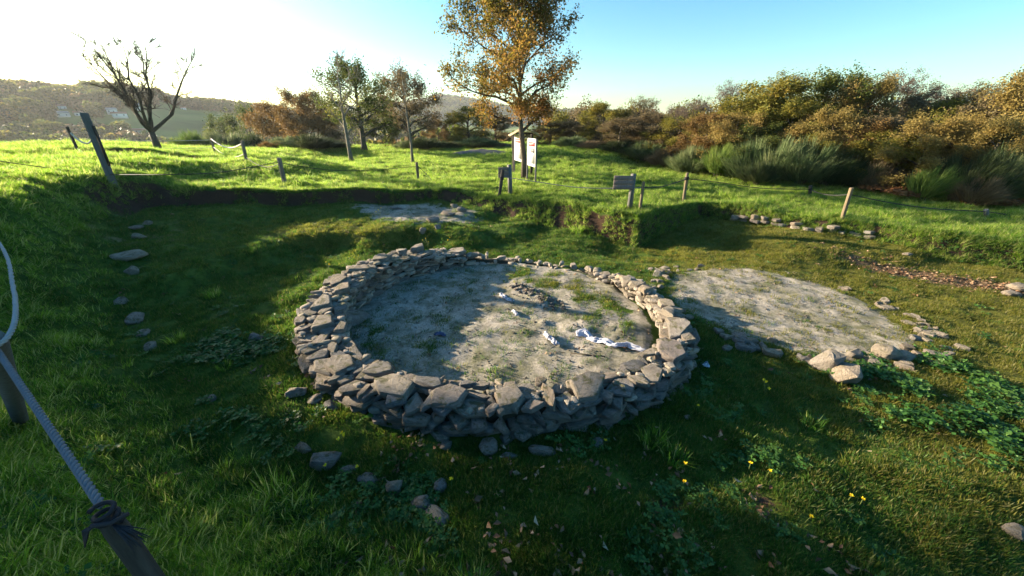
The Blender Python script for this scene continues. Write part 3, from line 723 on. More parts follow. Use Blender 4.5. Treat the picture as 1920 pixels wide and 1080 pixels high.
plant_at(1520, 800, big_tuft[1], 'grass_clump', 'low grass clump on the mossy ground below the bare floor', 'grass clump', .7)
plant_at(716, 776, ros[0], 'weed', 'star shaped weed at the foot of the near left wall', 'weed', 1.4)
plant_at(990, 790, ros[1], 'weed', 'leafy weed growing from the face of the near wall', 'weed', 1.0)
plant_at(588, 612, ros[2], 'weed', 'small weed between the cap stones of the left wall', 'weed', .8)
# prototypes of the scattered cover: real tufts standing in the grass
GR = [tuft_mesh(k, 18, .055, (.035, .10), .0065) for k in range(4)] + [tuft_mesh(10+k, 26, .06, (.08, .18), .007, None, 1.1) for k in range(2)]
SH = [tuft_mesh(30+k, 22, .055, (.012, .05), .006, M[mt_], .8) for mt_ in ('short_grass', 'shade_grass') for k in range(4)]
CL = [clover_mesh(k) for k in range(3)] + [rosette_mesh(20, 9, .07)]
DL = [deadleaf_mesh(k) for k in range(4)]

def scatter(name, label, protos, P, rot, scl, idx, mat=None):
    """one object: points with geometry nodes that put tuft meshes on them"""
    me = bpy.data.meshes.new(name); me.vertices.add(len(P)); me.vertices.foreach_set('co', np.asarray(P, np.float32).ravel())
    for k, a in (('rot', rot),):
        t = me.attributes.new(k, 'FLOAT_VECTOR', 'POINT'); t.data.foreach_set('vector', np.asarray(a, np.float32).ravel())
    t = me.attributes.new('scl', 'FLOAT', 'POINT'); t.data.foreach_set('value', np.asarray(scl, np.float32))
    t = me.attributes.new('idx', 'INT', 'POINT'); t.data.foreach_set('value', np.asarray(idx, np.int32))
    o = obj(name, me, kind='stuff'); o['label'] = label
    g = bpy.data.node_groups.new(name+'_nodes', 'GeometryNodeTree')
    g.interface.new_socket('Geometry', in_out='INPUT', socket_type='NodeSocketGeometry'); g.interface.new_socket('Geometry', in_out='OUTPUT', socket_type='NodeSocketGeometry')
    N = g.nodes; gi = N.new('NodeGroupInput'); go = N.new('NodeGroupOutput'); j = N.new('GeometryNodeJoinGeometry')
    for pm in reversed(protos):
        po = bpy.data.objects.new(pm.name, pm)        # never linked to the scene: only its mesh is read
        oi = N.new('GeometryNodeObjectInfo'); oi.inputs['Object'].default_value = po; oi.inputs['As Instance'].default_value = False
        gt = N.new('GeometryNodeGeometryToInstance'); g.links.new(oi.outputs['Geometry'], gt.inputs[0]); g.links.new(gt.outputs[0], j.inputs[0])
    ip = N.new('GeometryNodeInstanceOnPoints'); ip.inputs['Pick Instance'].default_value = True
    def na(nm, ty):
        n_ = N.new('GeometryNodeInputNamedAttribute'); n_.data_type = ty; n_.inputs[0].default_value = nm; return n_.outputs[0]
    g.links.new(gi.outputs[0], ip.inputs['Points']); g.links.new(j.outputs[0], ip.inputs['Instance'])
    g.links.new(na('idx', 'INT'), ip.inputs['Instance Index']); g.links.new(na('rot', 'FLOAT_VECTOR'), ip.inputs['Rotation']); g.links.new(na('scl', 'FLOAT'), ip.inputs['Scale'])
    g.links.new(ip.outputs[0], go.inputs[0])
    md = o.modifiers.new('scatter', 'NODES'); md.node_group = g
    return o
def sample(n, rmin, rmax, pw, azl=-1.25, azr=1.2):
    """random ground points round the viewpoint, denser near it"""
    u = rng.random(n); e = 2-pw; r = (rmin**e+(rmax**e-rmin**e)*u)**(1/e); a = rng.uniform(azl, azr, n)
    return r*np.sin(a), r*np.cos(a), r
def normals_rot(X, Y, tilt=.6):
    e = .08; zx = (terrain(X+e, Y)-terrain(X-e, Y))/(2*e); zy = (terrain(X, Y+e)-terrain(X, Y-e))/(2*e)
    zx = np.clip(zx, -1.5, 1.5); zy = np.clip(zy, -1.5, 1.5)
    return np.stack([np.arctan(zy)*tilt, -np.arctan(zx)*tilt, np.zeros_like(X)], 1)

# ---- grass of the field and the banks
X, Y, r = sample(300000, .9, 48, 1.35)
d, wd = pit_sd(X, Y); mk = masks(X, Y)
nz = fbm(X*1.3, Y*1.3, 3)
pf = sstep(.05, .5, d/np.maximum(wd, .8))
keep = rng.random(len(X)) < np.clip(pf*(1.0+.35*nz)-.5*mk['earth']-.75*mk['straw'], 0, 1)
keep &= ~((X > 13.0+.25*(20-Y)) & (Y > 9) & (Y > 16-.35*(X-13)))
X, Y, r, nz = X[keep], Y[keep], r[keep], nz[keep]
rt = normals_rot(X, Y, .7); rt[:, 2] = rng.uniform(0, 6.28, len(X))
sc = rng.uniform(.6, 1.2, len(X))*(1+.3*np.clip(nz, -.8, 1))*np.where(r < 6, .85+.0*r, .85+.032*(r-6))
ix = np.where(rng.random(len(X)) < .12+.25*(nz > .35), rng.integers(4, 6, len(X)), rng.integers(0, 4, len(X)))
scatter('grass', 'green field grass on the banks and the meadow round the excavation', GR, np.stack([X, Y, terrain(X, Y)-.005], 1), rt, sc, ix)
# ---- short grass and moss on the floor of the excavation
X, Y, r = sample(190000, 1.1, 17, 1.2)
d, wd = pit_sd(X, Y); mk = masks(X, Y); n2 = fbm(X*2.2+9, Y*2.2, 3)
rr = np.hypot(X-RC[0], Y-RC[1])
p = (d < .4*wd)*np.clip(.55+.5*n2, 0, 1)*np.clip(1-1.12*mk['sand'], .035, 1)*np.clip(1-1.0*mk['litter'], 0, 1)*(1-.8*mk['earth'])
p *= np.where((rr > RI+.02) & (rr < RO+.03), .0, 1)
keep = rng.random(len(X)) < p
X, Y, r, n2 = X[keep], Y[keep], r[keep], n2[keep]
rt = normals_rot(X, Y, .7); rt[:, 2] = rng.uniform(0, 6.28, len(X))
sc = rng.uniform(.55, 1.25, len(X))*(1+.35*n2)*(1+.03*r)
scatter('short_grass', 'short mossy grass over the excavation floor', SH, np.stack([X, Y, terrain(X, Y)-.003], 1), rt, sc, rng.integers(0, 4, len(X))+4*(rng.random(len(X)) > np.clip(sstep(1.6, 5.5, X+.35*n2*4)*.9 + .9*np.exp(-((X+4.7)/2.6)**2-((Y-9.4)/.9)**2) + .75*np.exp(-((X-1.0)**2+(Y-6.4)**2)/1.2), .06, .95)))  # yellow tufts on sunlit ground, dark green in shade: light carried by colour
# ---- clover and broad leaved weeds
X, Y, r = sample(80000, 1.1, 17, 1.2)
d, wd = pit_sd(X, Y); mk = masks(X, Y); n2 = fbm(X*1.4-4, Y*1.4, 3)
q = np.array(hit(1700, 745))[:2]; q2 = np.array(hit(1800, 720))[:2]; q3 = np.array(hit(1840, 800))[:2]; q4 = np.array(hit(450, 640))[:2]
patch = sum(np.exp(-((X-a_)**2+(Y-b_)**2)/s_) for (a_, b_), s_ in ((q, .28), (q2, .5), (q3, .16), (q4, .35)))
p = np.clip(.8*patch*sstep(-.1, .25, n2)+.10*(n2 > .3)*(Y < 4)+.05*(n2 > .2), 0, 1)*(d < .6*wd)*np.clip(1-1.3*mk['sand'], 0, 1)
rr = np.hypot(X-RC[0], Y-RC[1]); p *= (rr > RO+.05)
keep = rng.random(len(X)) < p; X, Y, r = X[keep], Y[keep], r[keep]
pt = sum(np.exp(-((X-a_)**2+(Y-b_)**2)/s_) for (a_, b_), s_ in ((q, .5), (q2, .8), (q3, .25), (q4, .45)))
rt = normals_rot(X, Y, .7); rt[:, 2] = rng.uniform(0, 6.28, len(X))
scatter('clover', 'clover and small broad leaved weeds in the grass of the excavation', CL, np.stack([X, Y, terrain(X, Y)], 1), rt, rng.uniform(.35, 1.25, len(X))*(1+.5*np.clip(pt, 0, 1)), rng.integers(0, 4, len(X)))
# ---- dead leaves
X, Y, r = sample(30000, 1.1, 16, 1.2); ex = rng.normal(0, 1, (1500, 2)); X = np.concatenate([X, 9.6+ex[:, 0]*1.5]); Y = np.concatenate([Y, 7.1-.8*ex[:, 0]*1.5+ex[:, 1]*.55])
d, wd = pit_sd(X, Y); mk = masks(X, Y); n2 = fbm(X*2.0-14, Y*2.0, 3)
p = np.clip(.7*mk['litter']+.10*(Y < 2.6)*(X > -1.2)*(X < 2.6)*(n2 > 0)+.008, 0, 1)*(d < .3*wd)
keep = rng.random(len(X)) < p; X, Y = X[keep], Y[keep]
rt = np.stack([rng.normal(0, .3, len(X)), rng.normal(0, .3, len(X)), rng.uniform(0, 6.28, len(X))], 1)
scatter('leaf_litter', 'brown fallen oak leaves strewn over the ground', DL, np.stack([X, Y, terrain(X, Y)+.012], 1), rt, rng.uniform(.7, 1.3, len(X)), rng.integers(0, 4, len(X)))
# ---- weeds overhanging the cut banks
t = rng.random(9000)*26; n = len(PIT); P = []
cum = np.concatenate([[0], np.cumsum([math.hypot(*(PIT[(i+1) % n]-PIT[i])[:2]) for i in range(n)])])
s0, s1 = cum[10], cum[26]; s = rng.uniform(s0, s1, 9000)
k = np.searchsorted(cum, s)-1; f = (s-cum[k])/(cum[k+1]-cum[k]); A = PIT[k]; B = PIT[(k+1) % n]
pt = A+(B-A)*f[:, None]; dr = (B-A)[:, :2]; dr /= np.linalg.norm(dr, axis=1)[:, None]; no = np.stack([-dr[:, 1], dr[:, 0]], 1)
tst, _ = pit_sd(pt[:, 0]+no[:, 0]*.1, pt[:, 1]+no[:, 1]*.1); no[tst < 0] *= -1
off = rng.uniform(.0, 1.15, 9000)*pt[:, 2]
X, Y = pt[:, 0]+no[:, 0]*off, pt[:, 1]+no[:, 1]*off
nn = fbm(X*1.6, Y*1.6, 2); kp = (nn > np.where(X > 5, -.55, np.where(X > .5, -.32, -.05))) | (off > .85*pt[:, 2]); kp &= (Y > 2); kp &= ~((X < -3) & (off < .8*pt[:, 2]) & (rng.random(9000) < .6)); X, Y = X[kp], Y[kp]
rt = normals_rot(X, Y, .5); rt[:, 2] = rng.uniform(0, 6.28, len(X))
scatter('bank_weeds', 'grass and weeds overhanging the cut earth banks', GR+CL[:1], np.stack([X, Y, terrain(X, Y)], 1), rt, rng.uniform(.5, 1.15, len(X)), rng.integers(0, 7, len(X)))

# ---- gravel on the bare floors
PB = [stone_mesh(200+k, 1, 12, None, 'gravel') for k in range(4)]
n = 9000; a = rng.uniform(0, 6.283, n); q = np.sqrt(rng.random(n)); wh = rng.random(n) < .55
X = np.where(wh, RC[0]+2.3*q*np.cos(a), FC[0]+2.15*q*np.cos(a)); Y = np.where(wh, RC[1]+2.3*q*np.sin(a), FC[1]+2.15*q*np.sin(a))
kp = fbm(X*1.9+4, Y*1.9, 3) > -.1; X, Y = X[kp], Y[kp]; m_ = 170; f = rng.random(m_); n0 = len(X)
X = np.concatenate([X, .05+.75*f+rng.normal(0, .10, m_)]); Y = np.concatenate([Y, 6.45-.95*f+rng.normal(0, .09, m_)]); n = len(X)      # a line of rubble and clods
scatter('gravel', 'small gravel strewn over the bare sandy floors', PB, np.stack([X, Y, terrain(X, Y)+.001], 1), np.stack([rng.normal(0, .3, n), rng.normal(0, .3, n), rng.uniform(0, 6.28, n)], 1), np.where(np.arange(n) < n0, .008+.022*rng.random(n)**3, .02+.075*rng.random(n)**2), rng.integers(0, 4, n))
# ---- dandelions
def dandelion(px, py, label, h=.10):
    p = hit(px, py); t = thing('dandelion', label, 'flower', p, prnd.uniform(0, 6), 'dandelions in the shaded grass')
    bend = prnd.uniform(-.02, .02)
    obj('stem', MB().tube([(0, 0, -.01), (bend*.4, 0, h*.5), (bend, .0, h)], .0022, 5).mesh('stem', M['stalk']), t)
    rg = np.random.default_rng(int(px)); n = 34; b_ = rg.uniform(0, 6.28, n); d_ = np.stack([np.cos(b_), np.sin(b_), rg.uniform(.15, 1.3, n)], 1); d_ /= np.linalg.norm(d_, axis=1)[:, None]
    V, T, _ = leaves(rg, np.tile((bend, 0, h), (n, 1)), .019, 0, .3, d_, .1)
    obj('flower_head', mesh_np('flower_head', V, T, M['yellow']), t)
for a_ in [(1131,838,'yellow dandelion beside the small stone below the near wall'),(1304,772,'yellow dandelion at the right foot of the ring wall'),(1278,914,'tall yellow dandelion standing alone in the lower grass'),
 (1402,886,'yellow dandelion on the shaded slope right of the ring'),(1436,896,'small yellow dandelion close to its taller neighbour on the shaded slope'),(1507,982,'large yellow dandelion nearest the bottom edge'),(669,891,'yellow dandelion growing beside the bank stones'),
 (613,889,'yellow dandelion just below the large grey bank stone'),(847,916,'yellow dandelion in the middle of the shaded near grass'),(1586,945,'pale dandelion by the leafy weed at lower right'),(1609,952,'dandelion paired with the pale one at lower right'),
 (1282,882,'tiny half open dandelion among dead leaves')]: dandelion(*a_)
# tall flower stalks behind the ring wall
def stalk(px, py, h, label):
    p = hit(px, py); t = thing('wildflower', label, 'flower', p, prnd.uniform(0, 6), 'wild flower stalks behind the ring wall'); m_ = MB(); hds = []
    pr = random.Random(px)
    for k in range(3):
        a = pr.uniform(0, 6.3); e = pr.uniform(.05, .14)*h/.4; hh = h*pr.uniform(.6, 1); e2 = (e*math.cos(a), e*math.sin(a), hh)
        m_.tube([(0, 0, 0), (e2[0]*.35, e2[1]*.35, hh*.55), e2], .003, 4)
        rg = np.random.default_rng(px+k); d_ = rg.normal(0, 1, (14, 3)); d_ /= np.linalg.norm(d_, axis=1)[:, None]
        V, T, _ = leaves(rg, np.tile(e2, (14, 1)), .022, 0, .6, d_, .1); hds.append((V, T))
    obj('stem', m_.mesh('stem', M['stalk']), t)
    for V, T in hds: obj('flower_head', mesh_np('flower_head', V, T, M['yellow']), t)
stalk(676, 510, .45, 'branched pale flower stalk behind the far left wall'); stalk(616, 512, .3, 'single flower stalk left of the branched one')
stalk(714, 412, .4, 'dry stalk on the upper terrace'); stalk(803, 466, .35, 'flower stalk beyond the far wall'); stalk(842, 468, .35, 'leafy stalk right of the far wall flower')
stalk(1432, 740, .25, 'thin upright stalk in the shadow right of the ring'); stalk(640, 830, .15, 'thin stalk with yellow buds left of the near wall')

# ================================================================== trees
def tree_parts(seed, H, Rc, base, tr, limbs=9, subs=5, twigs=4, leaf_n=6000, leaf=.09, up=.5, gap=.35, lean=(0, 0), tw=.006, tlean=1.0, grad=0, fork=False, twig_len=.5, spread=1.0, top_bare=0):
    rg = np.random.default_rng(seed); wood = MB(); tips = []
    ch = H-base; ctr = np.array((lean[0], lean[1], base+ch*.5))
    def path(p0, p1, n, wob):
        t = np.linspace(0, 1, n)[:, None]; P = p0+(p1-p0)*t
        L_ = np.linalg.norm(p1-p0); k = rg.normal(0, 1, (n, 3))*wob*L_; k[0] = 0
        k = np.cumsum(k, 0)*.4; return P+k*np.sin(np.pi*np.clip(t*.8+.1, 0, 1))
    nodes = []
    if not fork:
        top = np.array((lean[0]*tlean+rg.normal(0, .05)*Rc, lean[1]+rg.normal(0, .05)*Rc, H*.94)); P = path(np.zeros(3), top, 9, .02); P[0, 2] = -.15
        rad = tr*np.linspace(1, .08, 9)**.9; rad[0] *= 1.35; wood.tube(P, rad, 7)
        z0 = base/H
        for k in range(limbs):
            f = z0*.8+(.93-z0*.8)*((k+.5)/limbs)**.9; q = f*8; i_ = int(q); p0 = P[i_]+(P[min(i_+1, 8)]-P[i_])*(q-i_)
            nodes.append((p0, rad[i_]*.65, k*2.4+rg.uniform(-.4, .4), f))
    else:
        for k in range(limbs):
            nodes.append((np.array((0, 0, .0)), tr*.6, k*2*np.pi/limbs+rg.uniform(-.35, .35), .3))
        wood.tube([(0, 0, -.15), (0.02, 0, base*.5), (0, 0, base)], [tr*1.3, tr, tr*.85], 8)
        nodes = [(np.array((0, 0, base)), r_, a_, f_) for p_, r_, a_, f_ in nodes]
    for p0, r0, a, f in nodes:
        el = rg.uniform(.15, .6)+up*(f if not fork else .6)
        zt = base+ch*np.clip((f-base/H)/(1-base/H+1e-6)+rg.uniform(.08, .3), .08, 1) if not fork else H*rg.uniform(.8, 1)
        s = math.sqrt(max(.05, 1-((zt-ctr[2])/(ch*.54))**2)) if not fork else rg.uniform(.5, 1)
        rr_ = Rc*s*rg.uniform(.7, 1.0)*spread
        p1 = np.array((lean[0]+rr_*math.cos(a), lean[1]+rr_*math.sin(a), zt))
        P = path(p0, p1, 7, .055)
        P[1:4, 2] += np.array((.03, .05, .03))*np.linalg.norm(p1-p0)*(1 if not fork else -1.4)
        rad = np.maximum(r0*np.linspace(1, .12, 7), .006); wood.tube(P, rad, 5, cap=False)
        for j in range(subs):
            g = .25+.75*(j+rg.random())/subs; q = g*6; i_ = min(5, int(q)); b0 = P[i_]+(P[i_+1]-P[i_])*(q-i_)
            dr = (p1-p0)/np.linalg.norm(p1-p0)+rg.normal(0, .75, 3); dr[2] += up*.5; dr /= np.linalg.norm(dr)
            L_ = twig_len*Rc*rg.uniform(.45, .9)*(1.15-g*.5); b1 = b0+dr*L_
            S = path(b0, b1, 5, .08); wood.tube(S, np.maximum(rad[i_]*.5*np.linspace(1, .2, 5), tw*.9), 4, cap=False)
            for m_ in range(twigs):
                g2 = .3+.7*rg.random(); q2 = g2*4; i2 = min(3, int(q2)); c0 = S[i2]+(S[i2+1]-S[i2])*(q2-i2)
                d2 = dr*.7+rg.normal(0, .8, 3); d2[2] += up*.7; d2 /= np.linalg.norm(d2); c1 = c0+d2*L_*rg.uniform(.3, .65)
                wood.tube(np.array([c0, (c0+c1)/2+rg.normal(0, .03, 3)*L_, c1]), [tw, tw*.75, tw*.5], 3, cap=False); tips.append((c0, c1))
    tips = np.array(tips)
    if leaf_n:
        k = rg.integers(0, len(tips), leaf_n); wgt = rg.random(len(tips)) > gap; k = k[wgt[k]]
        if top_bare: k = k[tips[k, 1, 2] < H*(1-top_bare)]
        f = rg.random(len(k))[:, None]*1.15; P = tips[k, 0]+(tips[k, 1]-tips[k, 0])*f+rg.normal(0, leaf*1.3, (len(k), 3))
        V, T, t = leaves(rg, P, leaf, .2)
        clump = rg.random(len(tips)); t = np.repeat(np.clip(.55*clump[k]+.45*rg.random(len(k))+grad*((P[:, 0]-lean[0])*.7-(P[:, 2]-base-ch*.45)*.5)/Rc, 0, 1), 4)
        return wood, (V, T, t)
    return wood, None
def add_tree(name, label, cat, loc, parts, lmat, bark='bark', group=None, rotz=0, sc=1):
    wood, lv = parts; t = thing(name, label, cat, loc, rotz, group); t.scale = (sc,)*3 if np.isscalar(sc) else sc
    obj('trunk', wood.mesh('trunk', M[bark], smooth=True), t)
    if lv: obj('crown', mesh_np('crown', lv[0], lv[1], lmat, {'tone': lv[2]}), t)
    return t
def copy_tree(src, name, label, loc, rotz, sc, lmat=None):
    c = src.copy(); COL.objects.link(c); c.name = name; c['label'] = label; c.location = loc; c.rotation_euler = (0, 0, rotz); c.scale = sc
    for ch in list(src.children):
        k = ch.copy(); COL.objects.link(k); k.parent = c
        if lmat and k.data and k.name.startswith('crown'):
            k.material_slots[0].link = 'OBJECT'; k.material_slots[0].material = lmat
    return c
def spot(px, D, py=250):
    p = at(px, py, D); return Vector((p.x, p.y, gz(p.x, p.y)))
def top_h(px, py, D, base): return at(px, py, D).z-base
# single trees in the field
p = spot(298, 21.7, 283)
add_tree('bare_tree', 'bare forked tree with dark spreading limbs on the left of the field', 'tree', p, tree_parts(3, 5.3, 2.8, 1.0, .16, limbs=7, subs=12, twigs=20, leaf_n=420, leaf=.09, fork=True, up=.75, twig_len=.46, tw=.0115, lean=(.5, 0)), LEAF['brown'])
p = spot(660, 25.5, 306)
add_tree('young_tree', 'slim pale young tree with few leaves and bare top twigs', 'tree', p, tree_parts(12, 6.2, 1.9, 1.9, .13, limbs=12, subs=6, twigs=6, leaf_n=2200, leaf=.11, up=1.0, gap=.4, lean=(.1, 0), top_bare=.3, tw=.012), LEAF['olive'], 'pale_bark')
p = spot(684, 32, 287)
add_tree('leafy_tree', 'leafy olive tree standing just behind the slim pale tree', 'tree', p, tree_parts(13, 5.8, 3.2, 1.3, .24, limbs=16, subs=6, twigs=5, leaf_n=15000, leaf=.16, up=.5, gap=.15), LEAF['green'])
p = spot(775, 24.0, 314)
add_tree('thin_tree', 'very thin nearly leafless tree beside a fence post', 'tree', p, tree_parts(14, 5.4, .85, 2.2, .09, limbs=7, subs=3, twigs=3, leaf_n=420, leaf=.10, up=1.3, gap=.4, lean=(-.15, 0), tw=.012), LEAF['brown'], 'pale_bark')
p = spot(772, 40, 278)
add_tree('round_tree', 'round grey brown tree behind the thin one', 'tree', p, tree_parts(15, 6.0, 3.6, .9, .26, limbs=17, subs=6, twigs=5, leaf_n=17000, leaf=.17, up=.45, gap=.1), LEAF['brown'])
p = spot(984, 17.9, 336)
add_tree('oak_tree', 'large autumn oak with copper and green leaves over the information boards', 'tree', p, tree_parts(16, 7.6, 3.1, 2.7, .15, limbs=28, subs=10, twigs=7, leaf_n=40000, leaf=.12, up=.7, gap=.22, twig_len=.36, lean=(-.7, .2), tlean=.25, grad=.45), LEAF['oak'])
# hedge trees: a few kinds, then copies
def kind(name, label, seed, lm, H=5.0, Rc=2.3, n=9000, leaf=.11, gap=.12, up=.45, base=.4, tb=0):
    t = add_tree(name, label, 'tree', (0, 0, 0), tree_parts(seed, H, Rc, base, .15, limbs=13, subs=6, twigs=5, leaf_n=n, leaf=leaf, up=up, gap=gap, top_bare=tb), LEAF[lm]); t['H'] = H; t['Rc'] = Rc; return t
HEDGE = [  # px, top py, width px, depth, kind, colour, label
 (1128,194,95,31,'d','olive','small olive tree at the far left end of the right hedge'),
 (1200,186,95,30,'s','brown','grey brown tree right of the small olive tree'),
 (1262,200,80,31,'s','grey','thin greyish tree in the middle of the far hedge'),
 (1300,188,80,28,'s','grey','pinkish grey half bare tree before the tall hedge begins'),
 (1352,160,90,27,'s','grey','tall feathery bare tree beside the first tall olive tree'),
 (1328,222,110,21,'d','rust','low rust and yellow bush tree at the front of the hedge'),
 (1432,138,190,21.5,'d','olive','broad tall olive yellow tree, first of the tall hedge'),
 (1528,136,170,20.5,'d','green','dark green leafy tree in the middle of the tall hedge'),
 (1575,150,130,22,'d','rust','rust topped tree behind the dark green one'),
 (1600,150,150,19.5,'d','tan','tan leaved tree right of the dark green tree'),
 (1648,124,100,22,'s','grey','feathery pinkish tree rising highest over the hedge'),
 (1560,205,130,17.5,'d','tan','low golden tree in front of the dark green one'),
 (1668,210,150,17,'d','brown','brown tree low in the hedge above the dark gap'),
 (1722,190,150,19,'d','brown','brown grey tree right of the feathery tree'),
 (1790,188,140,17.5,'d','olive','olive brown tree near the right end of the hedge'),
 (1742,232,150,14.8,'d','tan','sunlit tan bush tree standing forward at the field edge'),
 (1850,168,150,16.5,'d','brown','brown tree second from the right edge'),
 (1925,140,190,14.5,'d','tan','tall tan tree at the right edge of the picture'),
 (1880,225,120,13.5,'d','tan','low tan bush tree under the tall one at the right edge'),
 (2060,120,220,15,'d','olive','olive tree just beyond the right edge'),
 (1380,205,120,20,'d','tan','tan bush tree at the foot of the first tall olive tree'),
 (1225,220,120,27,'d','brown','low brown thicket tree in the far hedge'),
 (1080,228,90,33,'d','brown','dull brown thicket tree right of the oak'),
 (1030,232,90,34,'d','rust','rusty thicket tree seen behind the oak'),
 (1165,222,90,27,'d','brown','shrubby brown tree before the grey brown tree')]
HEDGE += [(1270,228,120,25,'d','olive','low olive bush tree at the foot of the far hedge'),(1395,172,150,22.5,'d','olive','olive gold tree left of the first tall olive tree'),(1480,190,150,19.5,'d','olive','golden olive tree between the tall hedge trees'),
 (1510,225,140,18.2,'d','tan','low gold bush tree behind the feathery broom'),(1620,228,130,16.8,'d','rust','rust coloured bush tree above the dark gap'),(1690,238,140,15.6,'d','olive','olive bush tree behind the bracken'),(1810,232,140,15.2,'d','tan','gold bush tree behind the wide dark broom'),
 (1760,168,130,20.5,'s','grey','feathery bare tree over the brown trees at right'),(1830,160,130,20,'s','brown','half bare brown tree near the right end of the hedge'),(1700,160,120,22.5,'s','brown','half bare tree behind the feathery pinkish tree'),(1460,128,120,23.5,'s','brown','bare topped tree behind the first tall olive tree'),(1590,132,110,23.5,'s','grey','bare topped tree behind the rust topped one'),
 (1420,232,130,19,'d','green','green bush tree at the foot of the tall olive trees'),(1565,240,120,17,'d','olive','olive bush tree left of the dark gap')]
KT = {'d': [kind('hedge_tree', 'x', 31, 'olive', n=22000, leaf=.12), kind('hedge_tree', 'x', 32, 'olive', Rc=2.6, n=23000, leaf=.12)],
      's': [kind('hedge_tree', 'x', 33, 'grey', n=9000, leaf=.085, gap=.1, up=1.0, Rc=1.9, H=5.5)]}
used = set()
for k, (px, py, wpx, D, kd, lm, lab) in enumerate(HEDGE):
    src = KT[kd][k % len(KT[kd])]; b_ = spot(px, D); h = top_h(px, py, D, b_.z); u, yd, zd = pdir(px, (py+260)/2)
    rx = wpx/F/yd*D/2/src['Rc']*1.12; hz = h/src['H']*(.88 if px > 1360 and px < 1700 else .95)
    if src.name in used: o = copy_tree(src, 'hedge_tree', lab, b_, prnd.uniform(0, 6.3), (rx, rx, hz), LEAF[lm])
    else:
        o = src; used.add(src.name); o.location = b_; o.rotation_euler = (0, 0, .5); o.scale = (rx, rx, hz); o['label'] = lab
        for ch in o.children:
            if ch.name.startswith('crown'): ch.material_slots[0].link = 'OBJECT'; ch.material_slots[0].material = LEAF[lm]
    o['group'] = 'trees of the hedge beyond the field'
# mid-distance trees left of the centre
MID = [(520,200,90,50,'rust','rust coloured bushy tree left of the mid field'),(575,186,120,46,'rust','wide rust brown tree behind the bare brooms'),(612,196,90,48,'brown','brown tree touching the slim pale tree'),
 (720,205,80,44,'olive','olive tree between the leafy tree and the round tree'),(880,205,90,40,'olive','olive tree low behind the oak on its left'),(820,232,50,50,'rust','small rust bush tree in the gap left of the oak'),
 (930,222,80,42,'brown','brown tree behind the oak trunk'),(470,222,70,62,'green','dark far tree left of the rust trees'),(420,228,80,70,'green','dark far tree above the left brooms')]
for k, (px, py, wpx, D, lm, lab) in enumerate(MID):
    src = KT['d'][k % 2]; b_ = spot(px, D); h = top_h(px, py, D, b_.z); u, yd, zd = pdir(px, (py+260)/2); rx = wpx/F/yd*D/2/src['Rc']*1.15
    o = copy_tree(src, 'mid_tree', lab, b_, prnd.uniform(0, 6.3), (rx, rx, h/src['H']), LEAF[lm]); o['group'] = 'trees beyond the far edge of the field'
# unseen oaks added beyond the left edge, placed and sized to shade the foreground
SIDE = [(-12.4,5.9,.62,4.3,'narrow low oak added beyond the left edge, nearest to the thick beam'),(-14.6,7.2,.68,5.0,'added narrow oak behind the low one beyond the left edge'),(-12.0,4.0,.85,4.2,'added low oak in the middle of the row beyond the left edge'),
 (-14.6,4.6,.95,5.0,'added taller oak in the middle of the row beyond the left edge'),(-13.2,2.0,.95,4.8,'dense oak added beyond the left edge, past the middle one'),(-11.4,.3,.95,4.5,'added low oak further along the left bank'),(-14.5,-.6,1.0,5.2,'added tall oak further along the left bank'),(-11.4,-2.4,1.0,4.8,'last added oak of the row on the left bank')]
for k, (x, y, rx, h, lab) in enumerate(SIDE):
    o = copy_tree(KT['d'][k % 2], 'shade_tree', lab, (x, y, gz(x, y)), k*1.7, (rx, rx, h/5.0), LEAF['olive']); o['group'] = 'oaks added on the left bank to shade the foreground'

# ================================================================== brooms and bracken
def broom_parts(seed, n=2600, H=2.0, Rr=1.1, arch=.5):
    """upright green stems in bundles, fanning out from the base"""
    rg = np.random.default_rng(seed); nb = 46
    ba = rg.uniform(0, 6.28, nb); br = Rr*np.sqrt(rg.random(nb)); bh = H*(1-.42*(br/Rr)**2)*rg.uniform(.75, 1.05, nb)
    k = rg.integers(0, nb, n); a = ba[k]+rg.normal(0, .16, n); r = br[k]+rg.normal(0, .10, n); h = bh[k]*rg.uniform(.62, 1.03, n)
    dx, dy = np.cos(a), np.sin(a); r0 = np.abs(r)*.55; g0 = rg.uniform(.25, .72, n)*h
    b0 = np.stack([dx*(r0+rg.normal(0,.05,n)), dy*r0, g0], 1); tip = np.stack([dx*r+rg.normal(0, .07, n)+.10*arch, dy*r+rg.normal(0, .07, n), h], 1)
    mid = (b0+tip)/2+np.stack([dx*.05, dy*.05, .04*np.ones(n)], 1)
    tw = rg.uniform(0, 6.28, n); wv = np.stack([np.cos(tw), np.sin(tw), 0*tw], 1)*(.011*rg.uniform(.6, 1.3, n))[:, None]
    V = np.stack([b0-wv, b0+wv, mid-wv*.8, mid+wv*.8, tip], 1); i = np.arange(n)[:, None]*5
    T = np.concatenate([i+np.array([0, 1, 3]), i+np.array([0, 3, 2]), i+np.array([2, 3, 4])])
    wood = MB()
    for q in range(14):
        a_ = rg.uniform(0, 6.28); rr_ = rg.uniform(.2, .8)*Rr*.6; wood.tube([(0.1*math.cos(a_), .1*math.sin(a_), -.1), (rr_*.5*math.cos(a_), rr_*.5*math.sin(a_), H*.3), (rr_*math.cos(a_), rr_*math.sin(a_), H*.62)], [.03, .02, .01], 4, cap=False)
    return wood, (V.reshape(-1, 3), T, np.repeat(np.clip(.6*rg.random(nb)[k]+.4*rg.random(n), 0, 1), 5))
BR = []
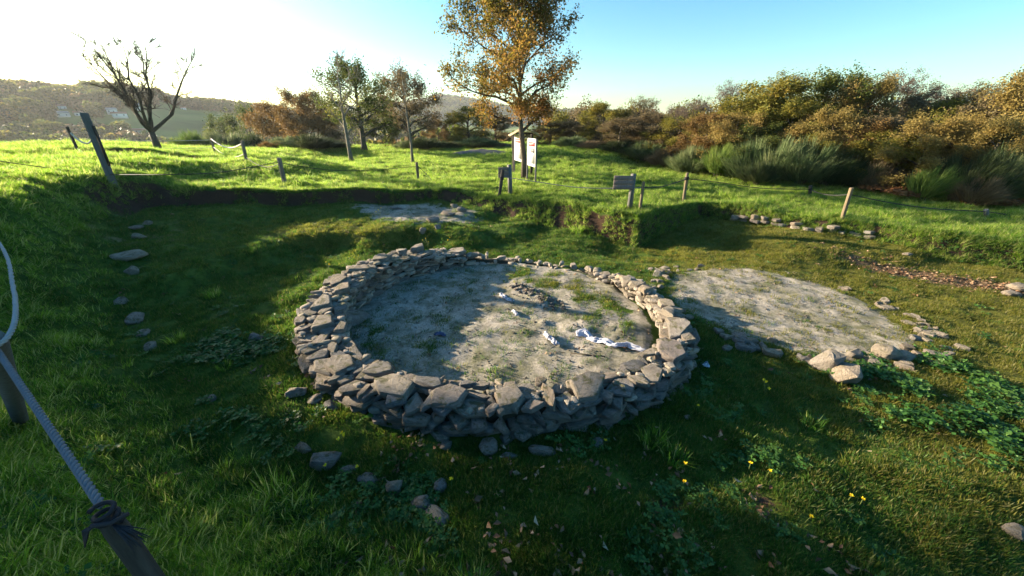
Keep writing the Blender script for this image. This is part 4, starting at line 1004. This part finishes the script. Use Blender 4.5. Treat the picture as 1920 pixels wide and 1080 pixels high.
for k in range(3):
    wood, lv = broom_parts(60+k, 4200 if k < 2 else 2600, 2.0, 1.15 if k < 2 else .9, .3+.5*k)
    t = thing('broom_shrub', 'x', 'shrub'); obj('stems', wood.mesh('stems', M['bark']), t); obj('crown', mesh_np('crown', lv[0], lv[1], LEAF['broom'], {'tone': lv[2]}), t); BR.append(t)
BROOM = [ # px, base depth, top py, width px, colour, label
 (1068,29,252,60,'broom','light green broom at the left end of the right hedge'),(1110,27.5,262,70,'dry','dry pale broom next to the light green one'),(1160,26,258,80,'dark_broom','dull green broom in the far hedge'),
 (1205,25,262,80,'broom','grey green broom below the grey brown tree'),(1250,23,272,70,'dry','dry bush with pale stems at the field corner'),(1300,20.5,268,90,'broom','soft green broom where the field edge turns'),
 (1352,19,262,90,'bright_broom','bright green broom at the start of the tall hedge'),(1405,18,252,100,'broom','broad green broom under the first tall olive tree'),(1455,17.2,246,110,'broom','tall grey green broom in the middle of the hedge front'),
 (1512,16.5,250,110,'broom','feathery green broom left of the dark gap'),(1560,16,262,90,'dark_broom','dark broom at the shaded gap in the hedge'),(1605,15.8,282,90,'dark_broom','low dark broom inside the shaded gap'),
 (1655,15.2,292,80,'dry','dead brown bush behind the bracken'),(1768,13.2,300,95,'bright_broom','bright arching broom standing forward of the hedge'),(1830,13.2,272,130,'dark_broom','wide dark green broom near the right edge'),
 (1900,12.8,262,130,'broom','green broom at the right edge of the hedge'),(1985,12.5,250,130,'broom','green broom just beyond the right edge'),(1430,16.3,298,70,'dark_broom','small dark broom low in front of the hedge'),(1860,12.4,318,90,'dry','brown dead bush low at the right'),
 (372,34,240,60,'bright_broom','yellow green broom behind the far rope fence'),(430,36,240,90,'broom','broad broom behind the far rope fence'),(478,38,246,80,'dark_broom','dark broom right of the broad one at the far fence'),
 (545,33,252,70,'broom','grey green broom at the left of the mid field edge'),(592,31,248,90,'dark_broom','dark round broom left of the slim pale tree'),(520,32,262,50,'rusty','small rust bush in front of the mid field brooms'),
 (632,33,262,60,'dark_broom','small dark broom by the slim pale tree'),(800,34,254,80,'dark_broom','dark green broom behind the fence post'),(765,35,262,50,'broom','pale green broom left of the dark one'),
 (850,36,262,70,'dark_broom','dark low broom in the middle gap'),(896,37,254,80,'broom','rounded green broom left of the shelter roof'),(740,38,270,50,'rusty','small orange bush in the meadow gap'),(930,37,266,60,'dry','grey dry bush close to the oak')]
LEAF['rusty'] = LEAF['rust']; usedb = set()
for k, (px, D, py, wpx, lm, lab) in enumerate(BROOM):
    src = BR[2] if px == 1768 else BR[k % 2]; b_ = spot(px, D, 300); h = top_h(px, py, D, b_.z); u, yd, zd = pdir(px, 280); rx = wpx/F/yd*D/2/1.0
    if src.name in usedb: o = copy_tree(src, 'broom_shrub', lab, b_, prnd.uniform(0, 6.3), (rx, rx, h/2), LEAF[lm])
    else:
        o = src; usedb.add(src.name); o.location = b_; o.scale = (rx, rx, h/2); o['label'] = lab
        for ch in o.children:
            if ch.name.startswith('crown'): ch.material_slots[0].link = 'OBJECT'; ch.material_slots[0].material = LEAF[lm]
    o['group'] = 'broom shrubs along the field edges'
def bracken_mesh(seed):
    rg = np.random.default_rng(seed); b = MB(); tn = []
    for f in range(14):
        a = rg.uniform(0, 6.28); L_ = rg.uniform(.5, .9); t = np.linspace(.2, 1, 12); x = t*L_*.8; z = .5*L_*np.sin(t*2.4)+.05
        P = np.stack([x*math.cos(a), x*math.sin(a), z], 1); s = np.array((-math.sin(a), math.cos(a), -.2))
        for sg in (-1, 1):
            d_ = np.tile(s*sg, (12, 1))+rg.normal(0, .15, (12, 3)); d_ /= np.linalg.norm(d_, axis=1)[:, None]
            V, T, tt = leaves(rg, P, .22*(1-f*.01), 0, .35, d_, .1); b.add(V, T); tn.append(tt)
    return b.mesh('bracken', LEAF['bracken'], attrs={'tone': np.concatenate(tn)})
BK = [bracken_mesh(k) for k in range(2)]
for k, (px, D, lab) in enumerate([(1692,13.6,'orange brown bracken below the dark gap in the hedge'),(1660,14.2,'brown bracken left of the orange one'),(1715,13.4,'thin bracken right of the orange one'),(1895,12.0,'tan bracken at the right end of the field edge'),(1840,12.2,'low bracken under the wide dark broom'),(1625,15,'dull bracken at the left of the dark gap')]):
    o = obj('bracken', BK[k % 2], None, spot(px, D, 360), (0, 0, prnd.uniform(0, 6)), lab, 'fern', 'dead bracken along the hedge foot'); o.scale = (.8, .8, .7)

# ================================================================== posts, ropes, signs
def post(px0, py0, px1, py1, D, rad, mat, label, square=False, name='fence_post', group='rope fence posts', tilt_d=0):
    """post from the ground pixel px1,py1 (at depth D) to the top pixel"""
    b_ = hit(px1, py1) if D is None else Vector((at(px1, py1, D).x, D, 0)); b_.z = gz(b_.x, b_.y)
    tp = at(px0, py0, b_.y+tilt_d); v = tp-b_
    t = thing(name, label, 'post', b_, 0, group)
    n = 4 if square else 8; m_ = MB(); P = [-.25*v.normalized(), v*.33, v*.66, v*.97, v]
    rr_ = [rad, rad, rad*.98, rad*.97, rad*.86]
    m_.tube([tuple(q) for q in P], rr_, n); me = m_.mesh('shaft', M[mat], smooth=not square, sharp=40)
    obj('shaft', me, t); return t, tp, b_
ROPES = []
def rope(pts, rad, mat, label, group='ropes of the fence', twist=False, name='rope', n=24):
    """smooth rope through 3D points; a near rope gets twisted strands"""
    P = np.array([tuple(p) for p in pts], float); m = len(P); t = np.linspace(0, m-1, n)
    Pe = np.vstack([2*P[0]-P[1], P, 2*P[-1]-P[-2]]); out = []
    for x in t:
        i_ = min(int(x), m-2); f = x-i_; a, b_, c, d_ = Pe[i_], Pe[i_+1], Pe[i_+2], Pe[i_+3]
        out.append(.5*((2*b_)+(c-a)*f+(2*a-5*b_+4*c-d_)*f*f+(3*b_-a-3*c+d_)*f**3))
    C = np.array(out); mb = MB()
    if not twist:
        mb.tube(C, rad, 6); return obj(name, mb.mesh(name, M[mat], smooth=True), None, None, None, label, 'rope', group)
    T = np.gradient(C, axis=0); T /= np.linalg.norm(T, axis=1)[:, None]; u = np.cross(T, (0, 0, 1.)); u /= np.linalg.norm(u, axis=1)[:, None]; v = np.cross(T, u)
    s = np.concatenate([[0], np.cumsum(np.linalg.norm(np.diff(C, axis=0), axis=1))])
    root = thing(name, label, 'rope', (0, 0, 0), 0, group)
    for k in range(3):
        th_ = s/(rad*6.5)*2*np.pi+k*2*np.pi/3
        S = C+rad*.52*(u*np.cos(th_)[:, None]+v*np.sin(th_)[:, None]); mm = MB().tube(S, rad*.56, 6)
        obj('strand', mm.mesh('strand', M[mat], smooth=True), root)
    return root
def sag(a, b_, s, n=5):
    return [a.lerp(b_, k/(n-1))-Vector((0, 0, s*4*(k/(n-1))*(1-k/(n-1)))) for k in range(n)]
up = lambda t, b_, f: b_+(t-b_)*f
# big leaning beam on the left
tb, beamT, beamB = post(157, 211, 213, 345, None, .115, 'grey_post', 'tall thick grey beam standing in the field on the left', True, 'beam_post')
m_ = MB().box((0, 0, 0), (.035, .05, 1.0)); o = obj('dark_side', m_.mesh('dark_side', M['dark_post']), tb); vv = (beamT-beamB); o.location = vv*.55+Vector((.125, -.02, 0)); o.rotation_euler = vv.to_track_quat('Z', 'Y').to_euler()  # dark strip along the right side of the beam
_, aT, aB = post(125, 237, 145, 280, 16.3, .05, 'dark_post', 'thin dark fence post left of the thick grey beam')
_, cT, cB = post(395, 258, 405, 291, 21.6, .055, 'post', 'far fence post right of the bare tree')
_, dT, dB = post(454, 264, 464, 308, 16.2, .065, 'post', 'fence post joined to the far post by two pale ropes')
_, eT, eB = post(523, 296, 535, 348, 12.9, .075, 'post', 'weathered fence post at the edge of the upper terrace')
_, fT, fB = post(781, 304, 785, 342, 17.0, .065, 'tan_post', 'fence post in front of the thin tree')
_, gT, gB = post(943, 318, 936, 370, 13.2, .06, 'dark_post', 'dark leaning fence post beside the left wooden plate')
_, iT, iB = post(1207, 341, 1199, 398, 10.8, .048, 'tan_post', 'tan fence post at the corner of the excavation, right of the sign')
_, jT, jB = post(1289, 324, 1282, 376, 12.5, .055, 'tan_post', 'tan fence post with a dark rope tie beyond the corner')
_, kT, kB = post(1520, 348, 1518, 366, 14.0, .06, 'dark_post', 'short stump post far along the right rope')
_, lT, lB = post(1597, 352, 1577, 415, 10.0, .05, 'tan_post', 'tan fence post above the row of footing stones')
_, mT, mB_ = post(1849, 393, 1845, 412, 10.6, .055, 'grey_post', 'short forked post near the right edge')
# nearest posts, left foreground
nb = hit(40, 790); nT = at(-14, 632, 1.28)
t = thing('fence_post', 'broad grey post at the left edge holding the thick rope', 'post', nb, 0, 'rope fence posts')
v = nT-nb; obj('shaft', MB().tube([tuple(-.2*v), tuple(v*.5), tuple(v*.96), tuple(v)], [.042, .041, .04, .034], 10).mesh('shaft', M['grey_post'], smooth=True, sharp=40), t)
oT = at(203, 970, .60); ob = Vector((oT.x-.03, oT.y-.01, gz(oT.x, oT.y)))
t = thing('fence_post', 'dark post in the bottom left corner with the rope knotted on it', 'post', ob, 0, 'rope fence posts'); v = oT-ob
obj('shaft', MB().tube([(0, 0, -.2), tuple(v*.5), tuple(v*.95), tuple(v)], [.027, .026, .025, .022], 10).mesh('shaft', M['dark_post'], smooth=True, sharp=40), t)
r1 = at(-6, 655, 1.27); r2 = at(190, 948, .62)
rope([r1, r1.lerp(r2, .33)-Vector((0, 0, .008)), r1.lerp(r2, .66)-Vector((0, 0, .008)), r2], .0105, 'rope', 'thick twisted blue grey rope slanting down to the bottom left knot', 'ropes of the fence', True, n=160)
rope([at(-8, 650, 1.25), at(16, 630, 1.3), at(29, 592, 1.42), at(24, 535, 1.7), at(2, 462, 2.2), at(-70, 380, 3.0), at(-160, 330, 4.0)], .0095, 'loop_rope', 'pale rope curling up along the left edge', 'ropes of the fence', True, n=150)
# the knot: loops of dark rope round the post top with frayed ends
kn = thing('rope_knot', 'dark frayed knot at the lower end of the thick rope', 'rope', oT, 0)
tt = np.linspace(0, 2*np.pi*2.6, 60)
obj('loop', MB().tube(np.stack([.029*np.cos(tt), .029*np.sin(tt), -.03+.010*tt/2], 1), .008, 7).mesh('loop', M['black_tape'], smooth=True), kn)
obj('loop', MB().tube([(-.03, -.02, -.01), (0, -.045, .022), (.045, -.03, .012), (.05, .02, -.01)], .008, 7).mesh('loop', M['dark_rope'], smooth=True), kn)
fr = MB(); pr = random.Random(3)
for k in range(18):
    a = pr.uniform(-.5, .6); L_ = pr.uniform(.06, .12); fr.tube([(.03, -.02, -.01), (.03+L_*.5*math.cos(a), -.03+L_*.3*math.sin(a), -.03), (.03+L_*math.cos(a), -.04+L_*.6*math.sin(a), -.075+pr.uniform(-.02, .02))], [.004, .003, .001], 4)
for k in range(6):
    fr.tube([(-.03, -.01, -.01), (-.06-.004*k, -.03, -.03), (-.085-.004*k, -.05+.003*k, -.09)], [.005, .004, .002], 4)
obj('frayed_ends', fr.mesh('frayed_ends', M['dark_rope']), kn); kn.scale = (.72, .72, .8)
# ropes between the far posts
q = at(-40, 296, 9.5)
rope(sag(q, up(beamT, beamB, .14), .03), .011, 'dark_rope', 'grey rope low along the left field up to the thick beam')
rope([up(beamT, beamB, .14), at(320, 327, 8.6), at(420, 322, 10.4), up(eT, eB, .85)], .011, 'dark_rope', 'grey rope from the thick beam to the terrace edge post')
rope(sag(up(aT, aB, .8), at(172, 262, 16.3), .28), .03, 'pale_rope', 'upper pale rope loop beside the thin dark post', n=16)
rope(sag(up(aT, aB, .2), at(192, 291, 15.5), .25), .03, 'pale_rope', 'lower pale rope loop beside the thin dark post', n=16)
rope(sag(up(cT, cB, .92), up(dT, dB, .88), .3), .03, 'pale_rope', 'upper pale rope between the two far posts', n=16)
rope(sag(up(cT, cB, .4), up(dT, dB, .4), .3), .018, 'pale_rope', 'lower thin rope between the two far posts', n=16)
rope(sag(at(200, 262, 22), up(cT, cB, .85), .05), .014, 'pale_rope', 'upper thin line running left from the far post')
rope(sag(at(200, 275, 22), up(cT, cB, .35), .05), .014, 'pale_rope', 'lower thin line running left from the far post')
rope([up(eT, eB, .8), at(620, 319, 14.2), at(700, 319, 15.6), up(fT, fB, .8)], .012, 'dark_rope', 'thin rope between the terrace edge post and the post by the thin tree')
rope(sag(up(dT, dB, .25), up(eT, eB, .8), .25), .012, 'dark_rope', 'sagging rope to the terrace edge post from the pale rope post')
rope([up(fT, fB, .85), at(800, 327, 16.7), at(815, 345, 16.1)], .012, 'dark_rope', 'slack rope hanging from the post by the thin tree to the grass', n=10)
rope([up(gT, gB, .75), at(1000, 340, 12.6), at(1080, 351, 11.9), at(1150, 353, 11.2), up(iT, iB, .8)], .014, 'rope', 'grey rope running in front of the oak between two corner posts')
rope([up(iT, iB, .8), at(1240, 350, 11.3), at(1265, 343, 11.9), up(jT, jB, .8)], .014, 'dark_rope', 'dark rope rising to the post beyond the corner', n=14)
rope([up(jT, jB, .82), at(1340, 341, 12.6), at(1430, 353, 13.3), up(kT, kB, .6)], .014, 'dark_rope', 'long dark rope from the tied post towards the stump', n=18)
rope(sag(up(kT, kB, .6), up(lT, lB, .8), .1), .014, 'dark_rope', 'dark rope between the stump and the post above the footing stones', n=12)
rope([up(lT, lB, .8), at(1680, 382, 10.2), at(1760, 392, 10.4), up(mT, mB_, .7)], .014, 'dark_rope', 'dark rope from the tan post to the forked post', n=16)
rope(sag(up(mT, mB_, .7), at(2060, 412, 10.8), .08), .014, 'dark_rope', 'dark rope leaving at the right edge', n=12)
for nm, T_, B_, f, lab in (('rope_tie', jT, jB, .82, 'black tie wound round the post beyond the corner'), ('rope_tie', gT, gB, .7, 'black tie hanging from the dark leaning post')):
    p = up(T_, B_, f); tt = np.linspace(0, 2*np.pi*3, 40); rr_ = .065
    o = obj(nm, MB().tube(np.stack([rr_*np.cos(tt), rr_*np.sin(tt), -.05+.1*tt/tt[-1]], 1), .018, 6).mesh(nm, M['black_tape'], smooth=True), None, p, None, lab, 'rope')
# wooden plates on posts
def plate_sign(px0, px1, pyt, pyb, post0, post1, D, label, rz):
    b_ = Vector((at(post1[0], post1[1], D).x, D, 0)); b_.z = gz(b_.x, b_.y); tp = at(post0[0], post0[1], D); h = tp.z-b_.z
    c0 = at(px0, pyt, D); c1 = at(px1, pyb, D)
    t = thing('wooden_sign', label, 'sign', b_, 0, 'blank wooden signs by the fence')
    lean = tp.x-b_.x
    m_ = MB().tube([(0, 0, -.2), (lean*.5, 0, h*.5), (lean, 0, h)], [.085, .083, .08], 4); obj('shaft', m_.mesh('shaft', M['grey_post']), t)
    zc = (c0.z+c1.z)/2-b_.z; hh = c0.z-c1.z; wd_ = abs(c1.x-c0.x)*1.08; xc = (c0.x+c1.x)/2-b_.x
    nb_ = 3
    for k in range(nb_):
        m_ = MB().box((0, 0, 0), (wd_, .03, hh/nb_-.006)); o = obj('plank', bevel_mesh(m_.mesh('plank', M['plate']), .004), t, (xc, -.045, zc+(k-(nb_-1)/2)*hh/nb_), (0, 0, rz))
    m_ = MB().box((0, 0, 0), (.05, .025, hh*.9)); obj('batten', m_.mesh('batten', M['dark_post']), t, (xc+.1, -.012, zc))
    return t
plate_sign(935, 957, 313, 333, (955, 309), (957, 367), 13.4, 'blank wooden plate on a grey post beside the dark leaning post', .12)
plate_sign(1153, 1184, 329, 355, (1188, 326), (1180, 395), 11.0, 'larger blank wooden plate on a grey post near the excavation corner', -.08)
# information boards: printed panels in white frames, lying along the sight line, faces to the sun
def info_board(c, ang, wd_, h, z0, label):
    t = thing('information_board', label, 'sign', (c[0], c[1], gz(*c)), ang, 'white information boards under the oak')
    for s in (-1, 1):
        m_ = MB().box((s*(wd_/2+.03), .0, h/2-.1), (.055, .07, h+.2)); obj('leg', bevel_mesh(m_.mesh('leg', M['grey_post']), .006), t)
    ph = h-z0
    m_ = MB().box((0, -.002, z0+ph/2), (wd_, .03, ph)); obj('panel', bevel_mesh(m_.mesh('panel', M['panel_white']), .004), t)
    y = -.019
    def decal(nm, x, z, w_, hh, mt):
        obj(nm, MB().box((x, y-.001, z), (w_, .004, hh)).mesh(nm, M[mt]), t)
    decal('header', 0, z0+ph*.80, wd_*.82, ph*.16, 'panel_red')
    decal('backing', 0, z0+ph*.40, wd_*.82, ph*.58, 'panel_pale')
    y = -.0235
    pr = random.Random(int(c[0]*100))
    if c[0] < .6:
        decal('picture', wd_*.2, z0+ph*.50, wd_*.28, ph*.12, 'panel_grey')
    else:
        decal('picture', wd_*.14, z0+ph*.57, wd_*.4, ph*.13, 'panel_dark'); decal('picture', -wd_*.12, z0+ph*.44, wd_*.3, ph*.08, 'panel_grey')
    tl = MB()
    for k in range(9):
        w_ = wd_*pr.uniform(.5, .72); tl.box((-wd_*.37+w_/2, y, z0+ph*(.12+.032*k)), (w_, .003, ph*.009))
    tl.box((-wd_*.1, -.0235, z0+ph*.80), (wd_*.5, .003, ph*.03))
    obj('text_lines', tl.mesh('text_lines', M['panel_grey']), t)
    return t
M['panel_pale'] = simple_mat('panel_pale', (.40, .40, .39), .5, .06)
ANGB = math.atan2(-1, .3)
info_board((.33, 19.1), ANGB, 1.3, 1.95, .75, 'left white information board with a red header, partly behind the oak trunk')
info_board((.90, 17.1), ANGB, 1.1, 1.9, .72, 'right white information board with a red header and photographs')
# small gabled roof on rough posts
rc = (.60, 19.3); rzz = gz(*rc)
sh = thing('board_shelter', 'small gabled board roof on rough posts beside the oak', 'shelter', (rc[0], rc[1], rzz), .1)
for x, y in ((-.46, .75), (.52, .7)):
    obj('leg', MB().tube([(x, y, -.2), (x+.03, y, .7), (x-.02, y, 1.5), (x, y, 2.05)], [.075, .07, .065, .06], 8).mesh('leg', M['dark_post'], smooth=True), sh)
for s in (-1, 1):
    for k in range(4):
        L_ = .84; a = s*R(27); x = s*L_/2*math.cos(a)
        m_ = MB().box((0, 0, 0), (L_, .285, .028)); obj('plank', bevel_mesh(m_.mesh('plank', M['bright_wood']), .004), sh, (x*1.0, -.43+k*.292, 2.27-abs(x)*math.tan(R(26))+.01*(k % 2)), (0, a, 0))
obj('ridge_beam', MB().box((0, 0, 2.22), (.06, 1.15, .05)).mesh('ridge_beam', M['dark_post']), sh)
m_ = MB().box((0, .42, 2.0), (1.0, .06, .07)); obj('tie_beam', m_.mesh('tie_beam', M['dark_post']), sh)
# grey stony heap beyond the field, behind the shelter
hp = spot(905, 30, 283); b = MB()
rg = np.random.default_rng(5); t_ = np.linspace(0, 1, 9)[1:]; a_ = np.linspace(0, 2*np.pi, 25)[:-1]
V = [(0, 0, .32)]
for f in t_:
    for a in a_: V.append((f*2.6*math.cos(a)*(1+.1*math.sin(3*a)), f*1.1*math.sin(a), .32*(1-f**1.7)-.06+rg.normal(0, .025)))
T = [(0, 1+k, 1+(k+1) % 24) for k in range(24)]; Qq = [(1+i_*24+k, 1+(i_+1)*24+k, 1+(i_+1)*24+(k+1) % 24, 1+i_*24+(k+1) % 24) for i_ in range(7) for k in range(24)]
b.add(V, T, Qq); obj('spoil_heap', b.mesh('spoil_heap', simple_mat('spoil', (.10, .092, .09), .95, .4, 6, .9, 18), smooth=True), None, hp, None, 'low grey heap of spoil behind the shelter roof', 'heap')

# ================================================================== torn cloth on the ring floor
def cloth(pts, wid, label, seed, mat='cloth', name='torn_cloth', lift=.05):
    rg = np.random.default_rng(seed); W = [hit(*p) for p in pts]; n = 44; m = 12
    P = np.array([tuple(p) for p in W]); t = np.linspace(0, len(P)-1, n); C = np.stack([np.interp(t, np.arange(len(P)), P[:, k]) for k in range(3)], 1)
    C[:, :2] += rg.normal(0, .008, (n, 2)); T = np.gradient(C, axis=0); T /= np.linalg.norm(T, axis=1)[:, None]; S = np.stack([-T[:, 1], T[:, 0], 0*T[:, 0]], 1)
    V = np.zeros((n, m, 3)); ww = wid*(.55+.45*np.abs(np.sin(np.linspace(0, 7, n)+seed)))*np.minimum(1, np.minimum(np.arange(n), np.arange(n)[::-1])/4+.25)
    for j in range(m):
        f = j/(m-1)-.5; x = C+S*(ww*f)[:, None]
        fold = .5+.5*np.sin(f*14+np.linspace(0, 5, n)*1.7+seed)+.6*fbm(np.linspace(0, 6, n), np.full(n, f*3+seed), 2)
        z = terrain(x[:, 0], x[:, 1])+.006+np.maximum(0, lift*fold*np.cos(f*np.pi)+lift*.4)
        V[:, j] = np.stack([x[:, 0], x[:, 1], z], 1)
    I_ = np.arange(n*m).reshape(n, m); Q_ = np.stack([I_[:-1, :-1], I_[:-1, 1:], I_[1:, 1:], I_[1:, :-1]], -1).reshape(-1, 4)
    V = V.reshape(-1, 3)-np.array(W[0]); o = obj(name, mesh_np(name, V, Q_, M[mat], smooth=True), None, W[0], None, label, 'cloth', 'torn geotextile strips on the ring floor')
    sm = o.modifiers.new('thickness', 'SOLIDIFY'); sm.thickness = .004
    return o
cloth([(1080,630),(1096,624),(1112,640),(1135,640),(1152,650),(1175,648),(1212,662)], .15, 'long crumpled white cloth strip lying on the sunny ring floor', 1, lift=.034)
cloth([(1022,628),(1032,638),(1046,650)], .10, 'short crumpled white cloth scrap left of the long strip', 2)
cloth([(938,552),(950,562),(962,566)], .10, 'white cloth edge half buried in the sand heap', 3, lift=.03)
cloth([(962,584),(970,594)], .06, 'small white cloth tatter below the sand heap', 4, lift=.03)
cloth([(816,630),(826,627),(834,631)], .07, 'dark blue rag on the shaded ring floor', 5, 'blue_cloth', lift=.03)
cloth([(1318,690),(1323,688),(1327,691)], .04, 'white scrap of litter at the right foot of the ring wall', 6, 'litter_white', lift=.05)
st = hit(1100, 666); o = obj('stick', MB().tube([(-.22, .02, .012), (-.05, .0, .016), (.12, -.02, .012), (.24, -.03, .012)], [.008, .01, .008, .005], 6).mesh('stick', M['bark']), None, st, (0, 0, -.05), 'dark stick lying on the sand below the long cloth', 'stick')

# ================================================================== far village and woods
HOUSES = []
def house(px, py, wd_, dp, h, wall, roof, label, rz=0):
    wd_, dp, h = wd_*.33, dp*.36, h*.36; D = far_hit(px, py); p = spot(px, D, py); rz = rz-math.atan2(p.x, p.y); HOUSES.append((p.x, p.y)); t = thing('house', label, 'house', p, rz, 'houses on the far hillside')
    obj('wall', MB().box((0, 0, h/2-.4), (wd_, dp, h+.8)).mesh('wall', M[wall]), t)
    rh = dp*.28; V = [(-wd_/2-.3, -dp/2-.3, h-.1), (wd_/2+.3, -dp/2-.3, h-.1), (wd_/2+.3, dp/2+.3, h-.1), (-wd_/2-.3, dp/2+.3, h-.1), (-wd_/2-.3, 0, h+rh), (wd_/2+.3, 0, h+rh)]
    obj('roof', MB().add(V, [(0, 4, 3), (1, 2, 5)], [(0, 1, 5, 4), (2, 3, 4, 5), (3, 2, 1, 0)]).mesh('roof', M[roof]), t)
    k = max(2, int(wd_/2.2))
    for i_ in range(k):
        obj('window', MB().box((-wd_/2+(i_+.5)*wd_/k, -dp/2-.02, h*.55), (.5, .08, .6)).mesh('window', M['window']), t)
    return t
def far_hit(px, py):
    u, dy, dz = pdir(px, py); D = np.arange(90, 700, 1.5); z = terrain(u/dy*D, D); b = np.nonzero(CAMZ+dz/dy*D < z)[0]
    return float(D[b[0]]) if len(b) else 300.
house(118, 221, 17, 9, 6, 'cream_wall', 'roof_grey', 'long white house low on the far left hillside', .3)
house(150, 219, 10, 8, 6, 'cream_wall', 'roof_tile', 'white house right of the long one, left of the thick beam', .1)
house(212, 213, 12, 9, 6, 'cream_wall', 'roof_grey', 'white house right of the thick beam on the hillside', -.2)
house(226, 220, 18, 9, 5, 'cream_wall', 'roof_tile', 'low long white house below the one right of the beam', .2)
house(262, 206, 11, 9, 7, 'cream_wall', 'roof_grey', 'tall pale house behind the bare tree', 0)
house(120, 208, 10, 9, 7, 'cream_wall', 'roof_tile', 'small pale house above the long white one', 0)
house(262, 250, 15, 8, 4, 'stone_house', 'roof_tile', 'nearer grey stone barn behind the bare tree trunk', .2)
house(345, 207, 9, 8, 5, 'cream_wall', 'roof_tile', 'lone pale house right of the bare tree', .1)
# woods on the hillsides: far off, one mass
wt = [KT['d'][0].children, KT['d'][1].children]
def crown_mesh_of(t): return [c.data for c in t.children if c.name.startswith('crown')][0]
def blob_wood(seed, lm):
    """coarse far-off tree: crown of larger leaf clumps on a stem"""
    rg = np.random.default_rng(seed); n = 420; d_ = rg.normal(0, 1, (n, 3)); d_ /= np.linalg.norm(d_, axis=1)[:, None]
    P = d_*rg.uniform(.65, 1, (n, 1))*np.array((2.4, 2.4, 2.6))*(1+.25*np.sin(d_[:, :1]*5+seed)*np.cos(d_[:, 2:]*4))+np.array((0, 0, 3.4))
    V, T, t_ = leaves(rg, P, 1.0, .1, .9); return mesh_np('far_tree', V, T, LEAF[lm], {'tone': t_})
def fine_wood(seed, lm):
    rg = np.random.default_rng(seed); n = 2600; d_ = rg.normal(0, 1, (n, 3)); d_ /= np.linalg.norm(d_, axis=1)[:, None]
    P = d_*rg.uniform(.5, 1, (n, 1))*np.array((2.3, 2.3, 2.5))*(1+.3*np.sin(d_[:, :1]*5+seed)*np.cos(d_[:, 2:]*4+seed))+np.array((0, 0, 3.2))
    V, T, t_ = leaves(rg, P, .26, .1, .7); return mesh_np('thicket_tree', V, T, LEAF[lm], {'tone': t_})
FT = [blob_wood(1, 'green'), blob_wood(2, 'brown'), blob_wood(3, 'olive'), blob_wood(4, 'dark_broom'), blob_wood(5, 'rust')]
def wood_scatter(name, label, n, r0, r1, a0, a1, thr, scl, ids, protos=None):
    r = rng.uniform(r0, r1, n); a = rng.uniform(a0, a1, n); X, Y = r*np.sin(a), r*np.cos(a); nn = fbm(X*.012+3, Y*.012, 3)
    kp = nn > thr
    for hx, hy in HOUSES: kp &= ~((np.hypot(X-hx, Y-hy) < 7) | ((np.abs(X*hy-Y*hx)/math.hypot(hx, hy) < 5) & (r < math.hypot(hx, hy)) & (r > math.hypot(hx, hy)-35)))
    X, Y = X[kp], Y[kp]; m = len(X); rt = np.stack([0*X, 0*X, rng.uniform(0, 6.28, m)], 1)
    return scatter(name, label, protos or FT, np.stack([X, Y, terrain(X, Y)-.5], 1), rt, rng.uniform(.7, 1.35, m)*scl, rng.choice(ids, m))
wood_scatter('hillside_woods', 'dark mixed woods covering the far left hillside', 9000, 130, 470, -1.5, -.15, -.14, 1.25, [0, 0, 1, 2, 3, 3])
wood_scatter('ridge_woods', 'trees along the top of the far left ridge', 900, 395, 440, -1.4, -.25, -.6, 1.1, [0, 3, 3, 1])
wood_scatter('valley_woods', 'brown and green thickets in the valley below the field', 900, 62, 140, -1.4, .1, -.25, .85, [0, 1, 2, 3, 4])
wood_scatter('distant_woods', 'blue distant woods on the hill beyond the centre', 2500, 900, 1200, -.55, .35, -.8, 2.2, [0, 3])
wood_scatter('back_woods', 'thicket behind the right hedge', 420, 40, 85, .1, 1.15, -.6, .62, [0, 1, 2], [fine_wood(5, 'brown'), fine_wood(6, 'olive'), fine_wood(7, 'brown')])

# ================================================================== haze
zl = float(Zf.min())-1.0; zt_ = float(Zf.max())+14
hz = MB().box((0, 1300, (zl+zt_)/2), (6600, 4000, zt_-zl)).mesh('haze')
hm = bpy.data.materials.new('haze'); hm.use_nodes = True; hm.node_tree.nodes.clear()
pv = hm.node_tree.nodes.new('ShaderNodeVolumePrincipled'); ho = hm.node_tree.nodes.new('ShaderNodeOutputMaterial')
pv.inputs['Color'].default_value = (.92, .95, 1, 1); pv.inputs['Density'].default_value = .00017; pv.inputs['Anisotropy'].default_value = .35
hm.node_tree.links.new(pv.outputs[0], ho.inputs['Volume']); hz.materials.append(hm)
obj('haze', hz, kind='stuff')
